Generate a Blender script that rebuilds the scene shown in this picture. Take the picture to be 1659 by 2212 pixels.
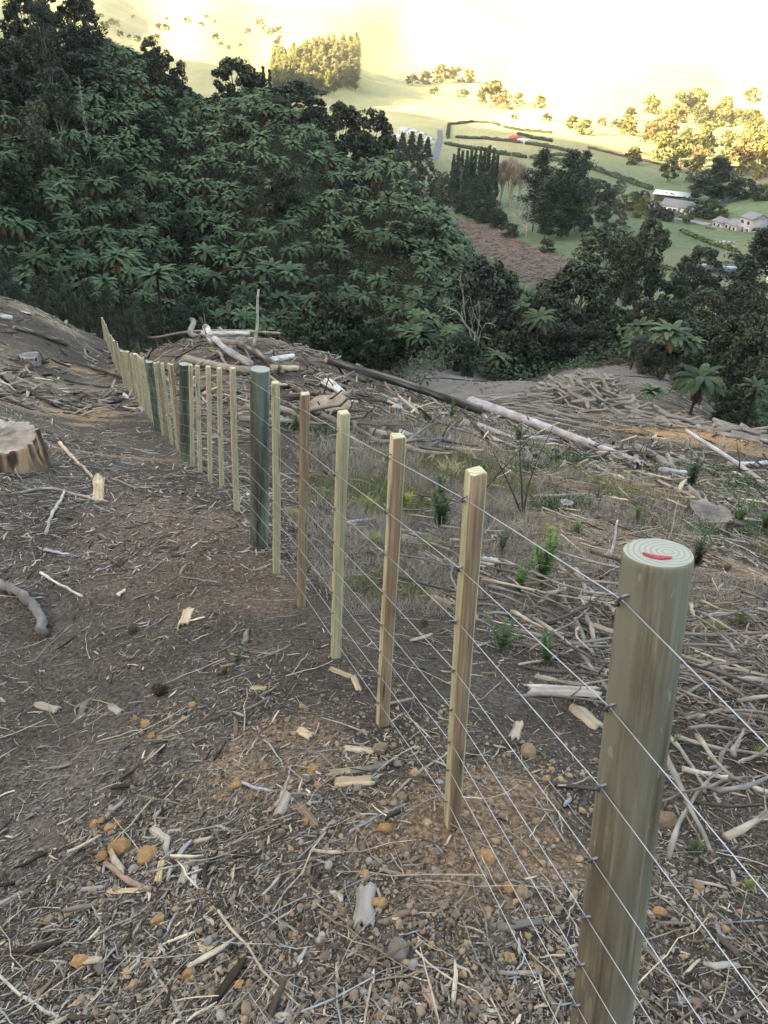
import bpy, math, random
import numpy as np
from mathutils import Matrix, Vector
for o in list(bpy.data.objects): bpy.data.objects.remove(o)
SC=bpy.context.scene; COL=SC.collection
random.seed(7); RNG=np.random.default_rng(11)
# ------------------------------------------------------------------ camera, sky, sun, exposure
F=1659.0
def basis(nx=700.0,ny=3867.0):
    n=np.array([(nx-829.5)/F,-(ny-1106)/F,-1.0]); up=-n/np.linalg.norm(n)
    fh=np.array([0,0,-1.0]); fh=fh-up*(fh@up); fh/=np.linalg.norm(fh)
    return np.array([np.cross(fh,up),fh,up])
M3=basis()
cd=bpy.data.cameras.new('camera'); cam=bpy.data.objects.new('camera',cd); COL.objects.link(cam)
cd.sensor_fit='HORIZONTAL'; cd.sensor_width=36; cd.lens=36.0; cd.clip_start=0.05; cd.clip_end=20000
cam.matrix_world=Matrix([list(M3[0])+[0],list(M3[1])+[0],list(M3[2])+[0],[0,0,0,1]])
SC.camera=cam
SUN_AZ=math.radians(-112); SUN_EL=math.radians(18)      # azimuth measured from +Y towards +X
sdir=Vector((math.sin(SUN_AZ)*math.cos(SUN_EL),math.cos(SUN_AZ)*math.cos(SUN_EL),math.sin(SUN_EL)))
W=bpy.data.worlds.new('World'); SC.world=W; W.use_nodes=True
nt=W.node_tree; bg=nt.nodes['Background']; sky=nt.nodes.new('ShaderNodeTexSky')
sky.sky_type='NISHITA'; sky.sun_disc=False; sky.sun_elevation=SUN_EL; sky.sun_rotation=SUN_AZ
sky.air_density=1.0; sky.dust_density=3.0; sky.ozone_density=0.6; sky.altitude=100
mul=nt.nodes.new('ShaderNodeMix'); mul.data_type='RGBA'; mul.blend_type='MULTIPLY'; mul.inputs[0].default_value=1
mul.inputs[7].default_value=(0.98,0.94,0.86,1)
nt.links.new(sky.outputs[0],mul.inputs[6]); nt.links.new(mul.outputs[2],bg.inputs[0]); bg.inputs[1].default_value=0.07
sl=bpy.data.lights.new('sun','SUN'); sl.energy=5.0; sl.angle=math.radians(0.5); sl.color=(1.0,0.78,0.41)
so=bpy.data.objects.new('sun',sl); COL.objects.link(so); so.rotation_euler=sdir.to_track_quat('Z','Y').to_euler()
SC.view_settings.view_transform='Standard'; SC.view_settings.look='None'; SC.view_settings.gamma=1
SC.view_settings.use_curve_mapping=False; SC.view_settings.exposure=3.6
SC.render.resolution_x=768; SC.render.resolution_y=1024
SC.cycles.max_bounces=5; SC.cycles.diffuse_bounces=3; SC.cycles.transparent_max_bounces=8

# ------------------------------------------------------------------ numpy mesh builder
def cray(u,v):
    u=np.asarray(u,float); v=np.asarray(v,float)
    c=np.stack([(u-829.5)/F,-(v-1106)/F,-np.ones_like(u)],-1)
    return c@M3.T
def pt(u,v,d): return cray(u,v)*d
class MB:
    def __init__(s): s.V=[];s.C=[];s.Q=[];s.T=[];s.MQ=[];s.MT=[];s.n=0
    def add(s,V,Fc,col=(1,1,1),mi=0):
        V=np.asarray(V,float).reshape(-1,3); k=len(V); col=np.asarray(col,float)
        if col.ndim==1: col=np.tile(col,(k,1))
        Fc=np.asarray(Fc,int)
        if Fc.shape[1]==4: s.Q.append(Fc+s.n); s.MQ.append(np.full(len(Fc),mi))
        else: s.T.append(Fc+s.n); s.MT.append(np.full(len(Fc),mi))
        s.V.append(V); s.C.append(col); s.n+=k; return s
    def extra(s,Fc,base,mi=0):
        Fc=np.asarray(Fc,int)
        if Fc.shape[1]==4: s.Q.append(Fc+base); s.MQ.append(np.full(len(Fc),mi))
        else: s.T.append(Fc+base); s.MT.append(np.full(len(Fc),mi))
    def inst(s,V,Fc,R,p,col,mi=0,tcol=None):
        V=np.asarray(V,float); k=len(p); n=len(V)
        if k==0: return s
        X=np.einsum('kij,nj->kni',R,V)+np.asarray(p)[:,None,:]
        off=(np.arange(k)*n)[:,None,None]
        c=np.repeat(np.asarray(col)[:,None,:],n,1)
        if tcol is not None: c=c*np.asarray(tcol)[None,:,None]
        Fa=(np.asarray(Fc)[None]+off).reshape(-1,np.asarray(Fc).shape[1])
        return s.add(X.reshape(-1,3),Fa,c.reshape(-1,3),mi)
    def build(s,name,mats,parent=None,smooth=False,link=True):
        me=bpy.data.meshes.new(name)
        V=np.concatenate(s.V); me.vertices.add(len(V)); me.vertices.foreach_set('co',V.ravel().astype('f4'))
        Q=np.concatenate(s.Q) if s.Q else np.zeros((0,4),int); T=np.concatenate(s.T) if s.T else np.zeros((0,3),int)
        nl=Q.size+T.size; me.loops.add(nl); me.loops.foreach_set('vertex_index',np.concatenate([Q.ravel(),T.ravel()]).astype('i4'))
        me.polygons.add(len(Q)+len(T))
        st=np.concatenate([np.arange(len(Q))*4,Q.size+np.arange(len(T))*3]).astype('i4')
        me.polygons.foreach_set('loop_start',st)
        mi=np.concatenate(s.MQ+s.MT).astype('i4'); me.polygons.foreach_set('material_index',mi)
        me.update(calc_edges=True); me.validate()
        C=np.concatenate(s.C); a=me.color_attributes.new('col','FLOAT_COLOR','POINT')
        a.data.foreach_set('color',np.c_[C,np.ones(len(C))].ravel().astype('f4'))
        if smooth: me.polygons.foreach_set('use_smooth',np.ones(len(Q)+len(T),bool))
        for m in (mats if isinstance(mats,(list,tuple)) else [mats]): me.materials.append(m)
        if not link: return me
        return link_obj(name,me,parent)
def link_obj(name,me,parent=None,loc=None):
    o=bpy.data.objects.new(name,me); COL.objects.link(o)
    if parent is not None: o.parent=parent
    if loc is not None: o.location=loc
    return o
def tag(o,label=None,cat=None,group=None,kind=None):
    if label: o['label']=label
    if cat: o['category']=cat
    if group: o['group']=group
    if kind: o['kind']=kind
    return o
def empty(name,loc,rz=0,scale=None):
    o=bpy.data.objects.new(name,None); COL.objects.link(o); o.location=loc; o.rotation_euler=(0,0,rz)
    o.empty_display_size=.2
    if scale is not None: o.scale=scale
    return o
def tube(P,R,sides=6,cap=True,squash=None):
    P=np.asarray(P,float); R=np.broadcast_to(np.asarray(R,float),(len(P),)); n=len(P)
    T=np.gradient(P,axis=0); T/=np.linalg.norm(T,axis=1)[:,None]+1e-9
    ref=np.array([0,0,1.0]) if abs(T[0,2])<.9 else np.array([1.0,0,0])
    A=np.cross(T,ref); A/=np.linalg.norm(A,axis=1)[:,None]+1e-9; B=np.cross(T,A)
    th=np.arange(sides)/sides*2*np.pi
    V=P[:,None]+R[:,None,None]*(np.cos(th)[None,:,None]*A[:,None]+np.sin(th)[None,:,None]*B[:,None])
    V=V.reshape(-1,3); i=np.arange(sides); j=(i+1)%sides; Q=[]
    for k in range(n-1): Q.append(np.stack([k*sides+i,k*sides+j,(k+1)*sides+j,(k+1)*sides+i],1))
    Q=np.concatenate(Q); T3=np.zeros((0,3),int)
    if cap:
        V=np.concatenate([V,P[:1],P[-1:]]); a=n*sides
        T3=np.concatenate([np.stack([j,i,np.full(sides,a)],1),np.stack([(n-1)*sides+i,(n-1)*sides+j,np.full(sides,a+1)],1)])
    return V,Q,T3
def add_tube(mb,P,R,sides=6,col=(1,1,1),mi=0,capmi=None,capcol=None):
    V,Q,T=tube(P,R,sides); b=mb.n; c=np.tile(np.asarray(col,float),(len(V),1))
    if capcol is not None: c[-2:]=capcol
    mb.add(V,Q,c,mi); mb.extra(T,b,mi if capmi is None else capmi)
BOXF=np.array([[0,3,2,1],[4,5,6,7],[0,1,5,4],[1,2,6,5],[2,3,7,6],[3,0,4,7]])
def box(x0,x1,y0,y1,z0,z1):
    return np.array([[x0,y0,z0],[x1,y0,z0],[x1,y1,z0],[x0,y1,z0],[x0,y0,z1],[x1,y0,z1],[x1,y1,z1],[x0,y1,z1]],float)
def rotz(a):
    a=np.atleast_1d(a); c,s=np.cos(a),np.sin(a); R=np.zeros((len(a),3,3)); R[:,0,0]=c;R[:,0,1]=-s;R[:,1,0]=s;R[:,1,1]=c;R[:,2,2]=1; return R
def rand_rot(k):
    q=RNG.normal(size=(k,4)); q/=np.linalg.norm(q,axis=1)[:,None]; w,x,y,z=q.T
    return np.stack([1-2*(y*y+z*z),2*(x*y-z*w),2*(x*z+y*w),2*(x*y+z*w),1-2*(x*x+z*z),2*(y*z-x*w),2*(x*z-y*w),2*(y*z+x*w),1-2*(x*x+y*y)],1).reshape(k,3,3)
# value noise
def vnoise(x,y,seed=0):
    x=np.asarray(x,float);y=np.asarray(y,float)
    xi=np.floor(x).astype(np.int64); yi=np.floor(y).astype(np.int64); fx=x-xi; fy=y-yi
    fx=fx*fx*(3-2*fx); fy=fy*fy*(3-2*fy)
    def h(a,b):
        n=(a*374761393+b*668265263+seed*974711)&0x7fffffff; n=((n^(n>>13))*1274126177)&0x7fffffff
        return ((n^(n>>16))&0xffff)/65535.0
    return (h(xi,yi)*(1-fx)+h(xi+1,yi)*fx)*(1-fy)+(h(xi,yi+1)*(1-fx)+h(xi+1,yi+1)*fx)*fy
def fbm(x,y,sc,oct=4,seed=0):
    s=0;a=.5;t=0
    for k in range(oct): s=s+a*vnoise(x/sc+17*k,y/sc-9*k,seed+k); t+=a; a*=.55; sc/=2.1
    return s/t-.5
def sstep(a,b,x): t=np.clip((x-a)/(b-a),0,1); return t*t*(3-2*t)

# ------------------------------------------------------------------ terrain
FB=[(.46,.72,-1.71),(.24,1.41,-1.89),(.03,1.96,-2.07),(-.17,2.5,-2.25),(-.39,3.08,-2.43),(-.61,3.64,-2.61),(-.79,4.11,-2.72),(-1.08,4.8,-2.98),(-1.45,5.76,-3.32),(-1.85,6.74,-3.70),(-2.22,7.53,-4.0),(-2.62,8.63,-4.41),(-3.78,11.35,-5.43),(-8.29,22.38,-9.28),(-14.69,37.84,-13.19)]
PX=[(0,655,38),(450,745,32),(600,765,34),(700,800,36),(950,870,30),(1200,965,22),(1380,1012,19),(700,888,14),(1280,890,52),(1150,840,62),(1100,820,80),(900,797,92),(1250,795,100),(1450,815,92),(1450,940,36),(1659,940,48),(1500,1110,13),(900,1130,7.4),(1659,1300,5.0),(1300,1300,5.0),(1300,1550,3.3),(60,1010,6.6),(30,800,21),(100,835,20),(150,760,30),(80,905,12.5),(200,960,9.6),(120,690,37),(300,770,27),(0,1400,3.9),(0,1900,2.2)]
CAN=[(20,640,75),(250,650,84),(480,700,92),(800,745,104),(1100,745,112),(50,420,102),(400,450,120),(700,500,124),(1000,600,124),(60,150,128),(300,110,165),(560,190,175),(670,260,178),(850,340,176),(980,480,160),(1130,610,138)]
WP=[(0,0,-1.55),(1.2,-1.5,-1.1),(-1.5,0,-1.6),(2.5,0,-1.75),(0,-6,.4),(-8,0,-1.0),(-10,10,-3.0),(9,0,-4.2),(-30,12,-3.5),(-6.2,17,-7.4),(-10.5,28,-10.8),(-12.6,33,-12.0),(0,-30,12),(0,-120,50),(-60,-10,8),(-150,-100,75),(80,-60,10),(150,-200,60),
 (18,14,-11),(30,25,-18),(35,45,-24),(45,60,-32),(55,80,-42),(60,110,-47),(60,10,-22),(120,0,-38),
 (-24,46,-19),(-12,46,-21),(-26,60,-28),(-2,48,-21),(-45,45,-12),(-60,60,-13),(-50,30,-6),
 (-100,120,0),(-110,170,10),(-85,220,-5),(-90,60,5),(-160,120,35),(-250,150,75),(-400,240,168),(-400,50,175),(-380,-150,185),(-500,450,166),(-590,640,150),(-640,820,20),(-700,400,120),(-900,0,170),(-900,-600,200),(0,-500,150),  # unseen left ridge, its heights shaped to throw the valley into shade
 (-40,250,-30),(-60,300,-48),(-10,235,-50),(12,215,-52),(30,190,-50),(40,160,-46),(42,125,-41),(70,150,-51),
 (100,200,-55),(0,280,-56),(60,300,-57),(150,260,-57),(-60,380,-57),(150,380,-57),(100,500,-57),(0,600,-57),(-100,650,-57),(200,600,-56),(-250,600,-30),(-320,780,-32),(-150,420,-35),
 (190,440,-50),(230,400,-50),(300,500,-50),(250,300,-55),(300,700,-48),(0,850,-57),(150,900,-52),
 (-60,960,-57),(-100,1150,-28),(-250,1100,-18),(60,1200,-50),(-250,1500,0),(-420,1500,15),(-420,1900,70),(200,1500,-35),(500,1300,-30),(600,900,-35),(450,600,-42),
 (0,2500,60),(800,2200,110),(-900,2600,190),(1500,1800,200),(2000,3500,450),(0,5000,420),(-3000,3000,300),(-2500,0,300),(3000,1000,150),(2500,-1500,150),(0,-3000,250),(5500,5500,300),(-5500,5500,350),(5500,-5500,200),(-5500,-5500,300),(0,5900,320)]
cp=[*FB]+[tuple(pt(u,v,d)) for u,v,d in PX]
for u,v,d in CAN:
    p=pt(u,v,d); cp.append((p[0],p[1],p[2]-4.5))
cp=np.array(cp+[tuple(map(float,w)) for w in WP])
def warp(x,y):
    r=np.hypot(x,y)+1e-6; q=np.arcsinh(r/2.5)/r; return np.stack([x*q,y*q],-1)
CW=warp(cp[:,0],cp[:,1]); MQC=.18
def kern(a,b): return np.sqrt(((a[:,None]-b[None])**2).sum(-1)+MQC**2)
N_=len(cp); A=np.zeros((N_+1,N_+1)); A[:N_,:N_]=kern(CW,CW); A[:N_,:N_]-=np.eye(N_)*.01; A[:N_,N_]=1; A[N_,:N_]=1
sol=np.linalg.solve(A,np.r_[cp[:,2],0])
def h_base(x,y):
    s=x.shape; w=warp(x.ravel(),y.ravel()); out=np.empty(len(w))
    for i in range(0,len(w),20000): out[i:i+20000]=kern(w[i:i+20000],CW)@sol[:N_]+sol[N_]
    return out.reshape(s)
GN=760; SX=2.4
gs=np.linspace(-1,1,GN)*np.arcsinh(6000/SX); GX=SX*np.sinh(gs)+.2; GY=SX*np.sinh(gs)+3.0
XX,YY=np.meshgrid(GX,GY,indexing='ij')
RR=np.hypot(XX,YY)
ZZ=h_base(XX,YY)
amp=sstep(120,20,RR)
ZZ=ZZ+amp*(.22*fbm(XX,YY,7,3,3)*sstep(3,14,RR)*(1-.6*sstep(2,-8,XX))+.16*fbm(XX,YY,1.3,4,5)+.045*fbm(XX,YY,.22,3,9))+sstep(60,200,RR)*1.5*fbm(XX,YY,40,3,21)*(1-sstep(250,320,YY)*.8)
_xf=np.interp(YY,[a[1] for a in FB],[a[0] for a in FB])
ZZ=ZZ+sstep(.25,.9,XX-_xf)*sstep(35,12,RR)*(.16*np.abs(fbm(XX,YY,.9,3,71))+.10*fbm(XX,YY,.45,3,72))
def gz(x,y):
    x=np.asarray(x,float); y=np.asarray(y,float)
    fx=np.clip((np.arcsinh((x-.2)/SX)/np.arcsinh(6000/SX)+1)/2*(GN-1),0,GN-1.001); fy=np.clip((np.arcsinh((y-3)/SX)/np.arcsinh(6000/SX)+1)/2*(GN-1),0,GN-1.001)
    i=fx.astype(int); j=fy.astype(int); a=fx-i; b=fy-j
    return ZZ[i,j]*(1-a)*(1-b)+ZZ[i+1,j]*a*(1-b)+ZZ[i,j+1]*(1-a)*b+ZZ[i+1,j+1]*a*b
TS=np.geomspace(.8,5000,420)
def hit(u,v):
    """first point of the terrain seen through picture point u,v"""
    u=np.atleast_1d(np.asarray(u,float)); v=np.atleast_1d(np.asarray(v,float)); r=cray(u,v)
    out=np.full((len(u),3),np.nan)
    for c in range(0,len(u),4000):
        rr=r[c:c+4000]; p=rr[:,None,:]*TS[None,:,None]; d=p[...,2]-gz(p[...,0],p[...,1]); b=d<0
        k=b.argmax(1); ok=b.any(1)&(k>0); k=np.maximum(k,1); i=np.arange(len(rr))
        d0=d[i,k-1]; d1=d[i,k]; t=TS[k-1]+(TS[k]-TS[k-1])*d0/(d0-d1+1e-12)
        q=rr*t[:,None]; q[:,2]=gz(q[:,0],q[:,1]); q[~ok]=np.nan; out[c:c+4000]=q
    return out
def hit1(u,v): return hit([u],[v])[0]
def dpt(p): return -(M3.T@np.asarray(p))[2]
def proj(p):
    c=np.asarray(p)@M3; return 829.5+F*c[...,0]/-c[...,2],1106-F*c[...,1]/-c[...,2]
def normal(x,y,e=.06):
    e=np.maximum(e,np.hypot(x,y)*.01)
    gx=(gz(x+e,y)-gz(x-e,y))/(2*e); gy=(gz(x,y+e)-gz(x,y-e))/(2*e)
    n=np.stack([-gx,-gy,np.ones_like(gx)],-1); return n/np.linalg.norm(n,axis=-1,keepdims=True)
def frames(x,y,yaw,tilt=0):
    """rotation matrices laying local X along the ground at the given yaw, local Z up the ground normal"""
    n=normal(x,y); n=n+RNG.normal(size=n.shape)*tilt; n/=np.linalg.norm(n,axis=1)[:,None]
    d=np.stack([np.cos(yaw),np.sin(yaw),np.zeros_like(yaw)],1); d-=n*(d*n).sum(1)[:,None]; d/=np.linalg.norm(d,axis=1)[:,None]
    return np.stack([d,np.cross(n,d),n],2)
def in_poly(x,y,P):
    c=np.zeros(np.shape(x),bool); n=len(P)
    for i in range(n):
        x0,y0=P[i];x1,y1=P[(i+1)%n]
        if y0==y1: continue
        c^=((y0>y)!=(y1>y))&(x<(x1-x0)*(y-y0)/(y1-y0)+x0)
    return c

# ------------------------------------------------------------------ materials
def mat(name,base=(1,1,1),rough=.85,attr=True,nscale=3.0,namp=.35,objvar=0.0,bump=0,bscale=20,metal=0,coord='Object',stretch=None,spec=.3,trans=0,sat=0,hue=0):
    m=bpy.data.materials.new(name); m.use_nodes=True; n=m.node_tree; b=n.nodes['Principled BSDF']; L=n.links.new
    b.inputs['Roughness'].default_value=rough; b.inputs['Metallic'].default_value=metal; b.inputs['Specular IOR Level'].default_value=spec
    tc=n.nodes.new('ShaderNodeTexCoord'); vec=tc.outputs[coord]
    if stretch:
        mp=n.nodes.new('ShaderNodeMapping'); mp.inputs['Scale'].default_value=stretch; L(vec,mp.inputs[0]); vec=mp.outputs[0]
    nz=n.nodes.new('ShaderNodeTexNoise'); nz.inputs['Scale'].default_value=nscale; nz.inputs['Detail'].default_value=5; L(vec,nz.inputs['Vector'])
    rng=n.nodes.new('ShaderNodeMapRange'); rng.inputs[1].default_value=.3; rng.inputs[2].default_value=.7; rng.inputs[3].default_value=1-namp; rng.inputs[4].default_value=1+namp
    L(nz.outputs[0],rng.inputs[0])
    val=rng.outputs[0]
    if objvar:
        oi=n.nodes.new('ShaderNodeObjectInfo'); r2=n.nodes.new('ShaderNodeMapRange'); r2.inputs[3].default_value=1-objvar; r2.inputs[4].default_value=1+objvar
        L(oi.outputs['Random'],r2.inputs[0]); mm=n.nodes.new('ShaderNodeMath'); mm.operation='MULTIPLY'; L(val,mm.inputs[0]); L(r2.outputs[0],mm.inputs[1]); val=mm.outputs[0]
    mx=n.nodes.new('ShaderNodeVectorMath'); mx.operation='SCALE'; L(val,mx.inputs['Scale'])
    if attr:
        at=n.nodes.new('ShaderNodeAttribute'); at.attribute_name='col'
        m2=n.nodes.new('ShaderNodeVectorMath'); m2.operation='MULTIPLY'; L(at.outputs['Color'],m2.inputs[0]); m2.inputs[1].default_value=base; L(m2.outputs[0],mx.inputs[0])
    else: mx.inputs[0].default_value=base
    out=mx.outputs[0]
    if hue and objvar:
        hs=n.nodes.new('ShaderNodeHueSaturation'); r3=n.nodes.new('ShaderNodeMapRange'); r3.inputs[3].default_value=.5-hue; r3.inputs[4].default_value=.5+hue*.5
        nm=n.nodes.new('ShaderNodeMath'); nm.operation='FRACT'; nm2=n.nodes.new('ShaderNodeMath'); nm2.operation='MULTIPLY'; nm2.inputs[1].default_value=7.31
        L(oi.outputs['Random'],nm2.inputs[0]); L(nm2.outputs[0],nm.inputs[0]); L(nm.outputs[0],r3.inputs[0]); L(r3.outputs[0],hs.inputs['Hue']); L(out,hs.inputs['Color']); out=hs.outputs[0]
    L(out,b.inputs['Base Color'])
    if bump:
        n3=n.nodes.new('ShaderNodeTexNoise'); n3.inputs['Scale'].default_value=bscale; n3.inputs['Detail'].default_value=6; L(vec,n3.inputs['Vector'])
        bp=n.nodes.new('ShaderNodeBump'); bp.inputs['Strength'].default_value=bump; bp.inputs['Distance'].default_value=.02; L(n3.outputs[0],bp.inputs['Height']); L(bp.outputs[0],b.inputs['Normal'])
    return m
M={}
M['debris']=mat('debris_wood',rough=.9,nscale=40,namp=.25)
M['stone']=mat('stone_clod',rough=.95,nscale=14,namp=.3,bump=.6,bscale=30,objvar=.12)
M['log']=mat('weathered_log',rough=.85,nscale=2.5,namp=.35,objvar=.12,bump=.5,bscale=8,stretch=(.35,2,2))
M['stick']=mat('dry_stick',rough=.85,nscale=9,namp=.3,objvar=.2)
M['fern']=mat('fern_frond',rough=.75,nscale=1.2,namp=.4,objvar=.35,hue=.03,spec=.12)
M['leaf']=mat('tree_foliage',rough=.65,nscale=.6,namp=.3,objvar=.22,hue=.02,spec=.25)
M['under']=mat('undergrowth_leaves',rough=.7,nscale=.15,namp=.45,spec=.2)
M['bark']=mat('tree_bark',rough=.9,nscale=3,namp=.35,objvar=.15)
M['grass']=mat('grass_blades',rough=.7,nscale=2,namp=.25)
M['needle']=mat('pine_needles',rough=.7,nscale=.5,namp=.3,objvar=.2,spec=.2)
M['wire']=mat('galvanised_wire',(.50,.53,.58),rough=.45,attr=False,nscale=30,namp=.1,metal=.85)
M['staple']=mat('steel_staple',(.22,.24,.27),rough=.5,attr=False,nscale=60,namp=.3,metal=.7)
M['paintred']=mat('red_marking_paint',(.38,.05,.08),rough=.8,attr=False,nscale=60,namp=.35)
M['white']=mat('white_paint',(.56,.57,.58),rough=.6,attr=False,nscale=1,namp=.06)
M['roofgrey']=mat('grey_roofing',(.17,.175,.20),rough=.7,attr=False,nscale=1,namp=.12,stretch=(4,1,1))
M['roofwhite']=mat('white_roofing',(.52,.55,.57),rough=.7,attr=False,nscale=.6,namp=.08)
M['glass']=mat('window_glass',(.03,.035,.045),rough=.12,attr=False,nscale=2,namp=.2,spec=.6)
M['darkwall']=mat('dark_timber',(.06,.055,.055),rough=.8,attr=False,nscale=1,namp=.25)
M['wallgrey']=mat('pale_weatherboard',(.30,.31,.36),rough=.7,attr=False,nscale=1,namp=.08)
M['red']=mat('red_cladding',(.40,.07,.05),rough=.6,attr=False,nscale=.7,namp=.15)
M['road']=mat('sealed_road',(.11,.115,.14),rough=.85,attr=False,nscale=.2,namp=.15)
M['track']=mat('dirt_track',(.165,.15,.13),rough=.95,attr=False,nscale=.45,namp=.25,bump=.5,bscale=2)
M['drive']=mat('gravel_drive',(.26,.25,.24),rough=.95,attr=False,nscale=.4,namp=.2)
M['water']=mat('pond_water',(.05,.06,.08),rough=.08,attr=False,nscale=.2,namp=.1,spec=.5)

def timber(name,pale,dark,streak,scale=(60,60,3.5),knots=True,green=None):
    m=bpy.data.materials.new(name); m.use_nodes=True; n=m.node_tree; b=n.nodes['Principled BSDF']; L=n.links.new
    b.inputs['Roughness'].default_value=.8; b.inputs['Specular IOR Level'].default_value=.25
    tc=n.nodes.new('ShaderNodeTexCoord'); oi=n.nodes.new('ShaderNodeObjectInfo')
    ad=n.nodes.new('ShaderNodeVectorMath'); ad.operation='ADD'; cx=n.nodes.new('ShaderNodeCombineXYZ')
    mu=n.nodes.new('ShaderNodeMath'); mu.operation='MULTIPLY'; mu.inputs[1].default_value=37; L(oi.outputs['Random'],mu.inputs[0])
    for k in range(3): L(mu.outputs[0],cx.inputs[k])
    L(tc.outputs['Object'],ad.inputs[0]); L(cx.outputs[0],ad.inputs[1])
    def noise(sc,det,scale=1.0,dist=0):
        mp=n.nodes.new('ShaderNodeMapping'); mp.inputs['Scale'].default_value=sc; L(ad.outputs[0],mp.inputs[0])
        z=n.nodes.new('ShaderNodeTexNoise'); z.inputs['Scale'].default_value=scale; z.inputs['Detail'].default_value=det; z.inputs['Distortion'].default_value=dist; L(mp.outputs[0],z.inputs['Vector']); return z.outputs[0]
    def ramp(v,a,b2,c0,c1):
        r=n.nodes.new('ShaderNodeValToRGB'); r.color_ramp.elements[0].position=a; r.color_ramp.elements[1].position=b2
        r.color_ramp.elements[0].color=(*c0,1); r.color_ramp.elements[1].color=(*c1,1); L(v,r.inputs[0]); return r.outputs[0]
    def mixc(f,a,b2,mode='MIX'):
        x=n.nodes.new('ShaderNodeMix'); x.data_type='RGBA'; x.blend_type=mode
        if isinstance(f,float): x.inputs[0].default_value=f
        else: L(f,x.inputs[0])
        L(a,x.inputs[6]); L(b2,x.inputs[7]) if not isinstance(b2,tuple) else setattr(x.inputs[7],'default_value',(*b2,1)); return x.outputs[2]
    c=ramp(noise(scale,8,1,1.0),.40,.60,dark,pale)
    c=mixc(ramp(noise((scale[0]*.35,scale[1]*.35,1.3),4),.52,.68,(0,0,0),(.75,.75,.75)),c,streak)
    if knots:
        vo=n.nodes.new('ShaderNodeTexVoronoi'); mp=n.nodes.new('ShaderNodeMapping'); mp.inputs['Scale'].default_value=(9,9,3.0); L(ad.outputs[0],mp.inputs[0]); L(mp.outputs[0],vo.inputs['Vector']); vo.inputs['Scale'].default_value=1; mp.inputs['Scale'].default_value=(13,13,4.5)
        c=mixc(ramp(vo.outputs['Distance'],.06,.17,(1,1,1),(0,0,0)),c,tuple(x*.45 for x in streak))
    c=mixc(ramp(noise((scale[0]*3.2,scale[1]*3.2,3.0),3),.40,.62,(.55,.55,.55),(0,0,0)),c,tuple(x*.55 for x in dark))
    c=mixc(ramp(noise((scale[0]*1.3,scale[1]*1.3,.45),2,1,.4),.30,.345,(.85,.85,.85),(0,0,0)),c,tuple(x*.22 for x in dark))
    c=mixc(ramp(noise((scale[0]*1.2,scale[1]*1.2,7),9,1,.8),.47,.63,(0,0,0),((.65,.65,.65) if green else (.3,.3,.3))),c,tuple(x*.6 for x in dark))
    def band(v,w):
        r=n.nodes.new('ShaderNodeValToRGB'); e=r.color_ramp.elements; e[0].position=.5-w; e[0].color=(0,0,0,1); e[1].position=.5+w; e[1].color=(0,0,0,1); m_=e.new(.5); m_.color=(1,1,1,1); L(v,r.inputs[0]); return r.outputs[0]
    crk=n.nodes.new('ShaderNodeMath'); crk.operation='MULTIPLY'; L(band(noise((scale[0]*.5,scale[1]*.5,.4),2,1,.3),.025),crk.inputs[0]); L(ramp(noise((9,9,3),3),.5,.6,(0,0,0),(1,1,1)),crk.inputs[1]); c=mixc(crk.outputs[0],c,tuple(x*.18 for x in dark))
    if green:
        c=mixc(ramp(noise((13,13,2.2),6),.46,.60,(0,0,0),(.75,.75,.75)),c,green)
        c=mixc(ramp(noise((60,60,22),5),.66,.70,(0,0,0),(.6,.6,.6)),c,tuple(min(1,x*1.6) for x in green))
        c=mixc(ramp(noise((3,3,.8),3),.40,.60,(.6,.6,.6),(0,0,0)),c,tuple(x*.65 for x in dark))
    L(c,b.inputs['Base Color'])
    bp=n.nodes.new('ShaderNodeBump'); bp.inputs['Strength'].default_value=.35; bp.inputs['Distance'].default_value=.003; L(noise(scale,6,1.5,1.0),bp.inputs['Height']); L(bp.outputs[0],b.inputs['Normal'])
    return m
M['batten_pale']=timber('pale_sawn_pine',(.60,.55,.37),(.50,.445,.285),(.42,.38,.24))
M['batten_green']=timber('greenish_treated_pine',(.53,.51,.33),(.45,.43,.27),(.38,.35,.21))
M['batten_brown']=timber('brown_sawn_pine',(.42,.325,.215),(.32,.235,.15),(.18,.115,.07))
M['post_near']=timber('treated_round_post',(.42,.385,.28),(.17,.15,.105),(.10,.088,.065),scale=(55,55,3.5),green=(.28,.295,.235))
M['post_dark']=timber('dark_green_treated_post',(.19,.20,.155),(.085,.10,.075),(.055,.065,.05),scale=(40,40,2),green=(.20,.26,.21))
# end grain with rings
def endgrain(name,c0,c1,freq,centre):
    m=bpy.data.materials.new(name); m.use_nodes=True; n=m.node_tree; b=n.nodes['Principled BSDF']; L=n.links.new; b.inputs['Roughness'].default_value=.85
    tc=n.nodes.new('ShaderNodeTexCoord'); mp=n.nodes.new('ShaderNodeMapping'); mp.inputs['Location'].default_value=(centre[0],centre[1],0); mp.inputs['Scale'].default_value=(1,1,0); L(tc.outputs['Object'],mp.inputs[0])
    w=n.nodes.new('ShaderNodeTexWave'); w.wave_type='RINGS'; w.rings_direction='SPHERICAL'; w.inputs['Scale'].default_value=freq; w.inputs['Distortion'].default_value=2.2; w.inputs['Detail'].default_value=3; L(mp.outputs[0],w.inputs['Vector'])
    r=n.nodes.new('ShaderNodeValToRGB'); r.color_ramp.elements[0].position=.05; r.color_ramp.elements[1].position=.45; r.color_ramp.elements[0].color=(*c0,1); r.color_ramp.elements[1].color=(*c1,1); L(w.outputs[1],r.inputs[0]); L(r.outputs[0],b.inputs['Base Color']); return m
M['end_post']=endgrain('post_end_grain',(.27,.28,.235),(.36,.375,.32),42,(.012,-.004))
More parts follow.
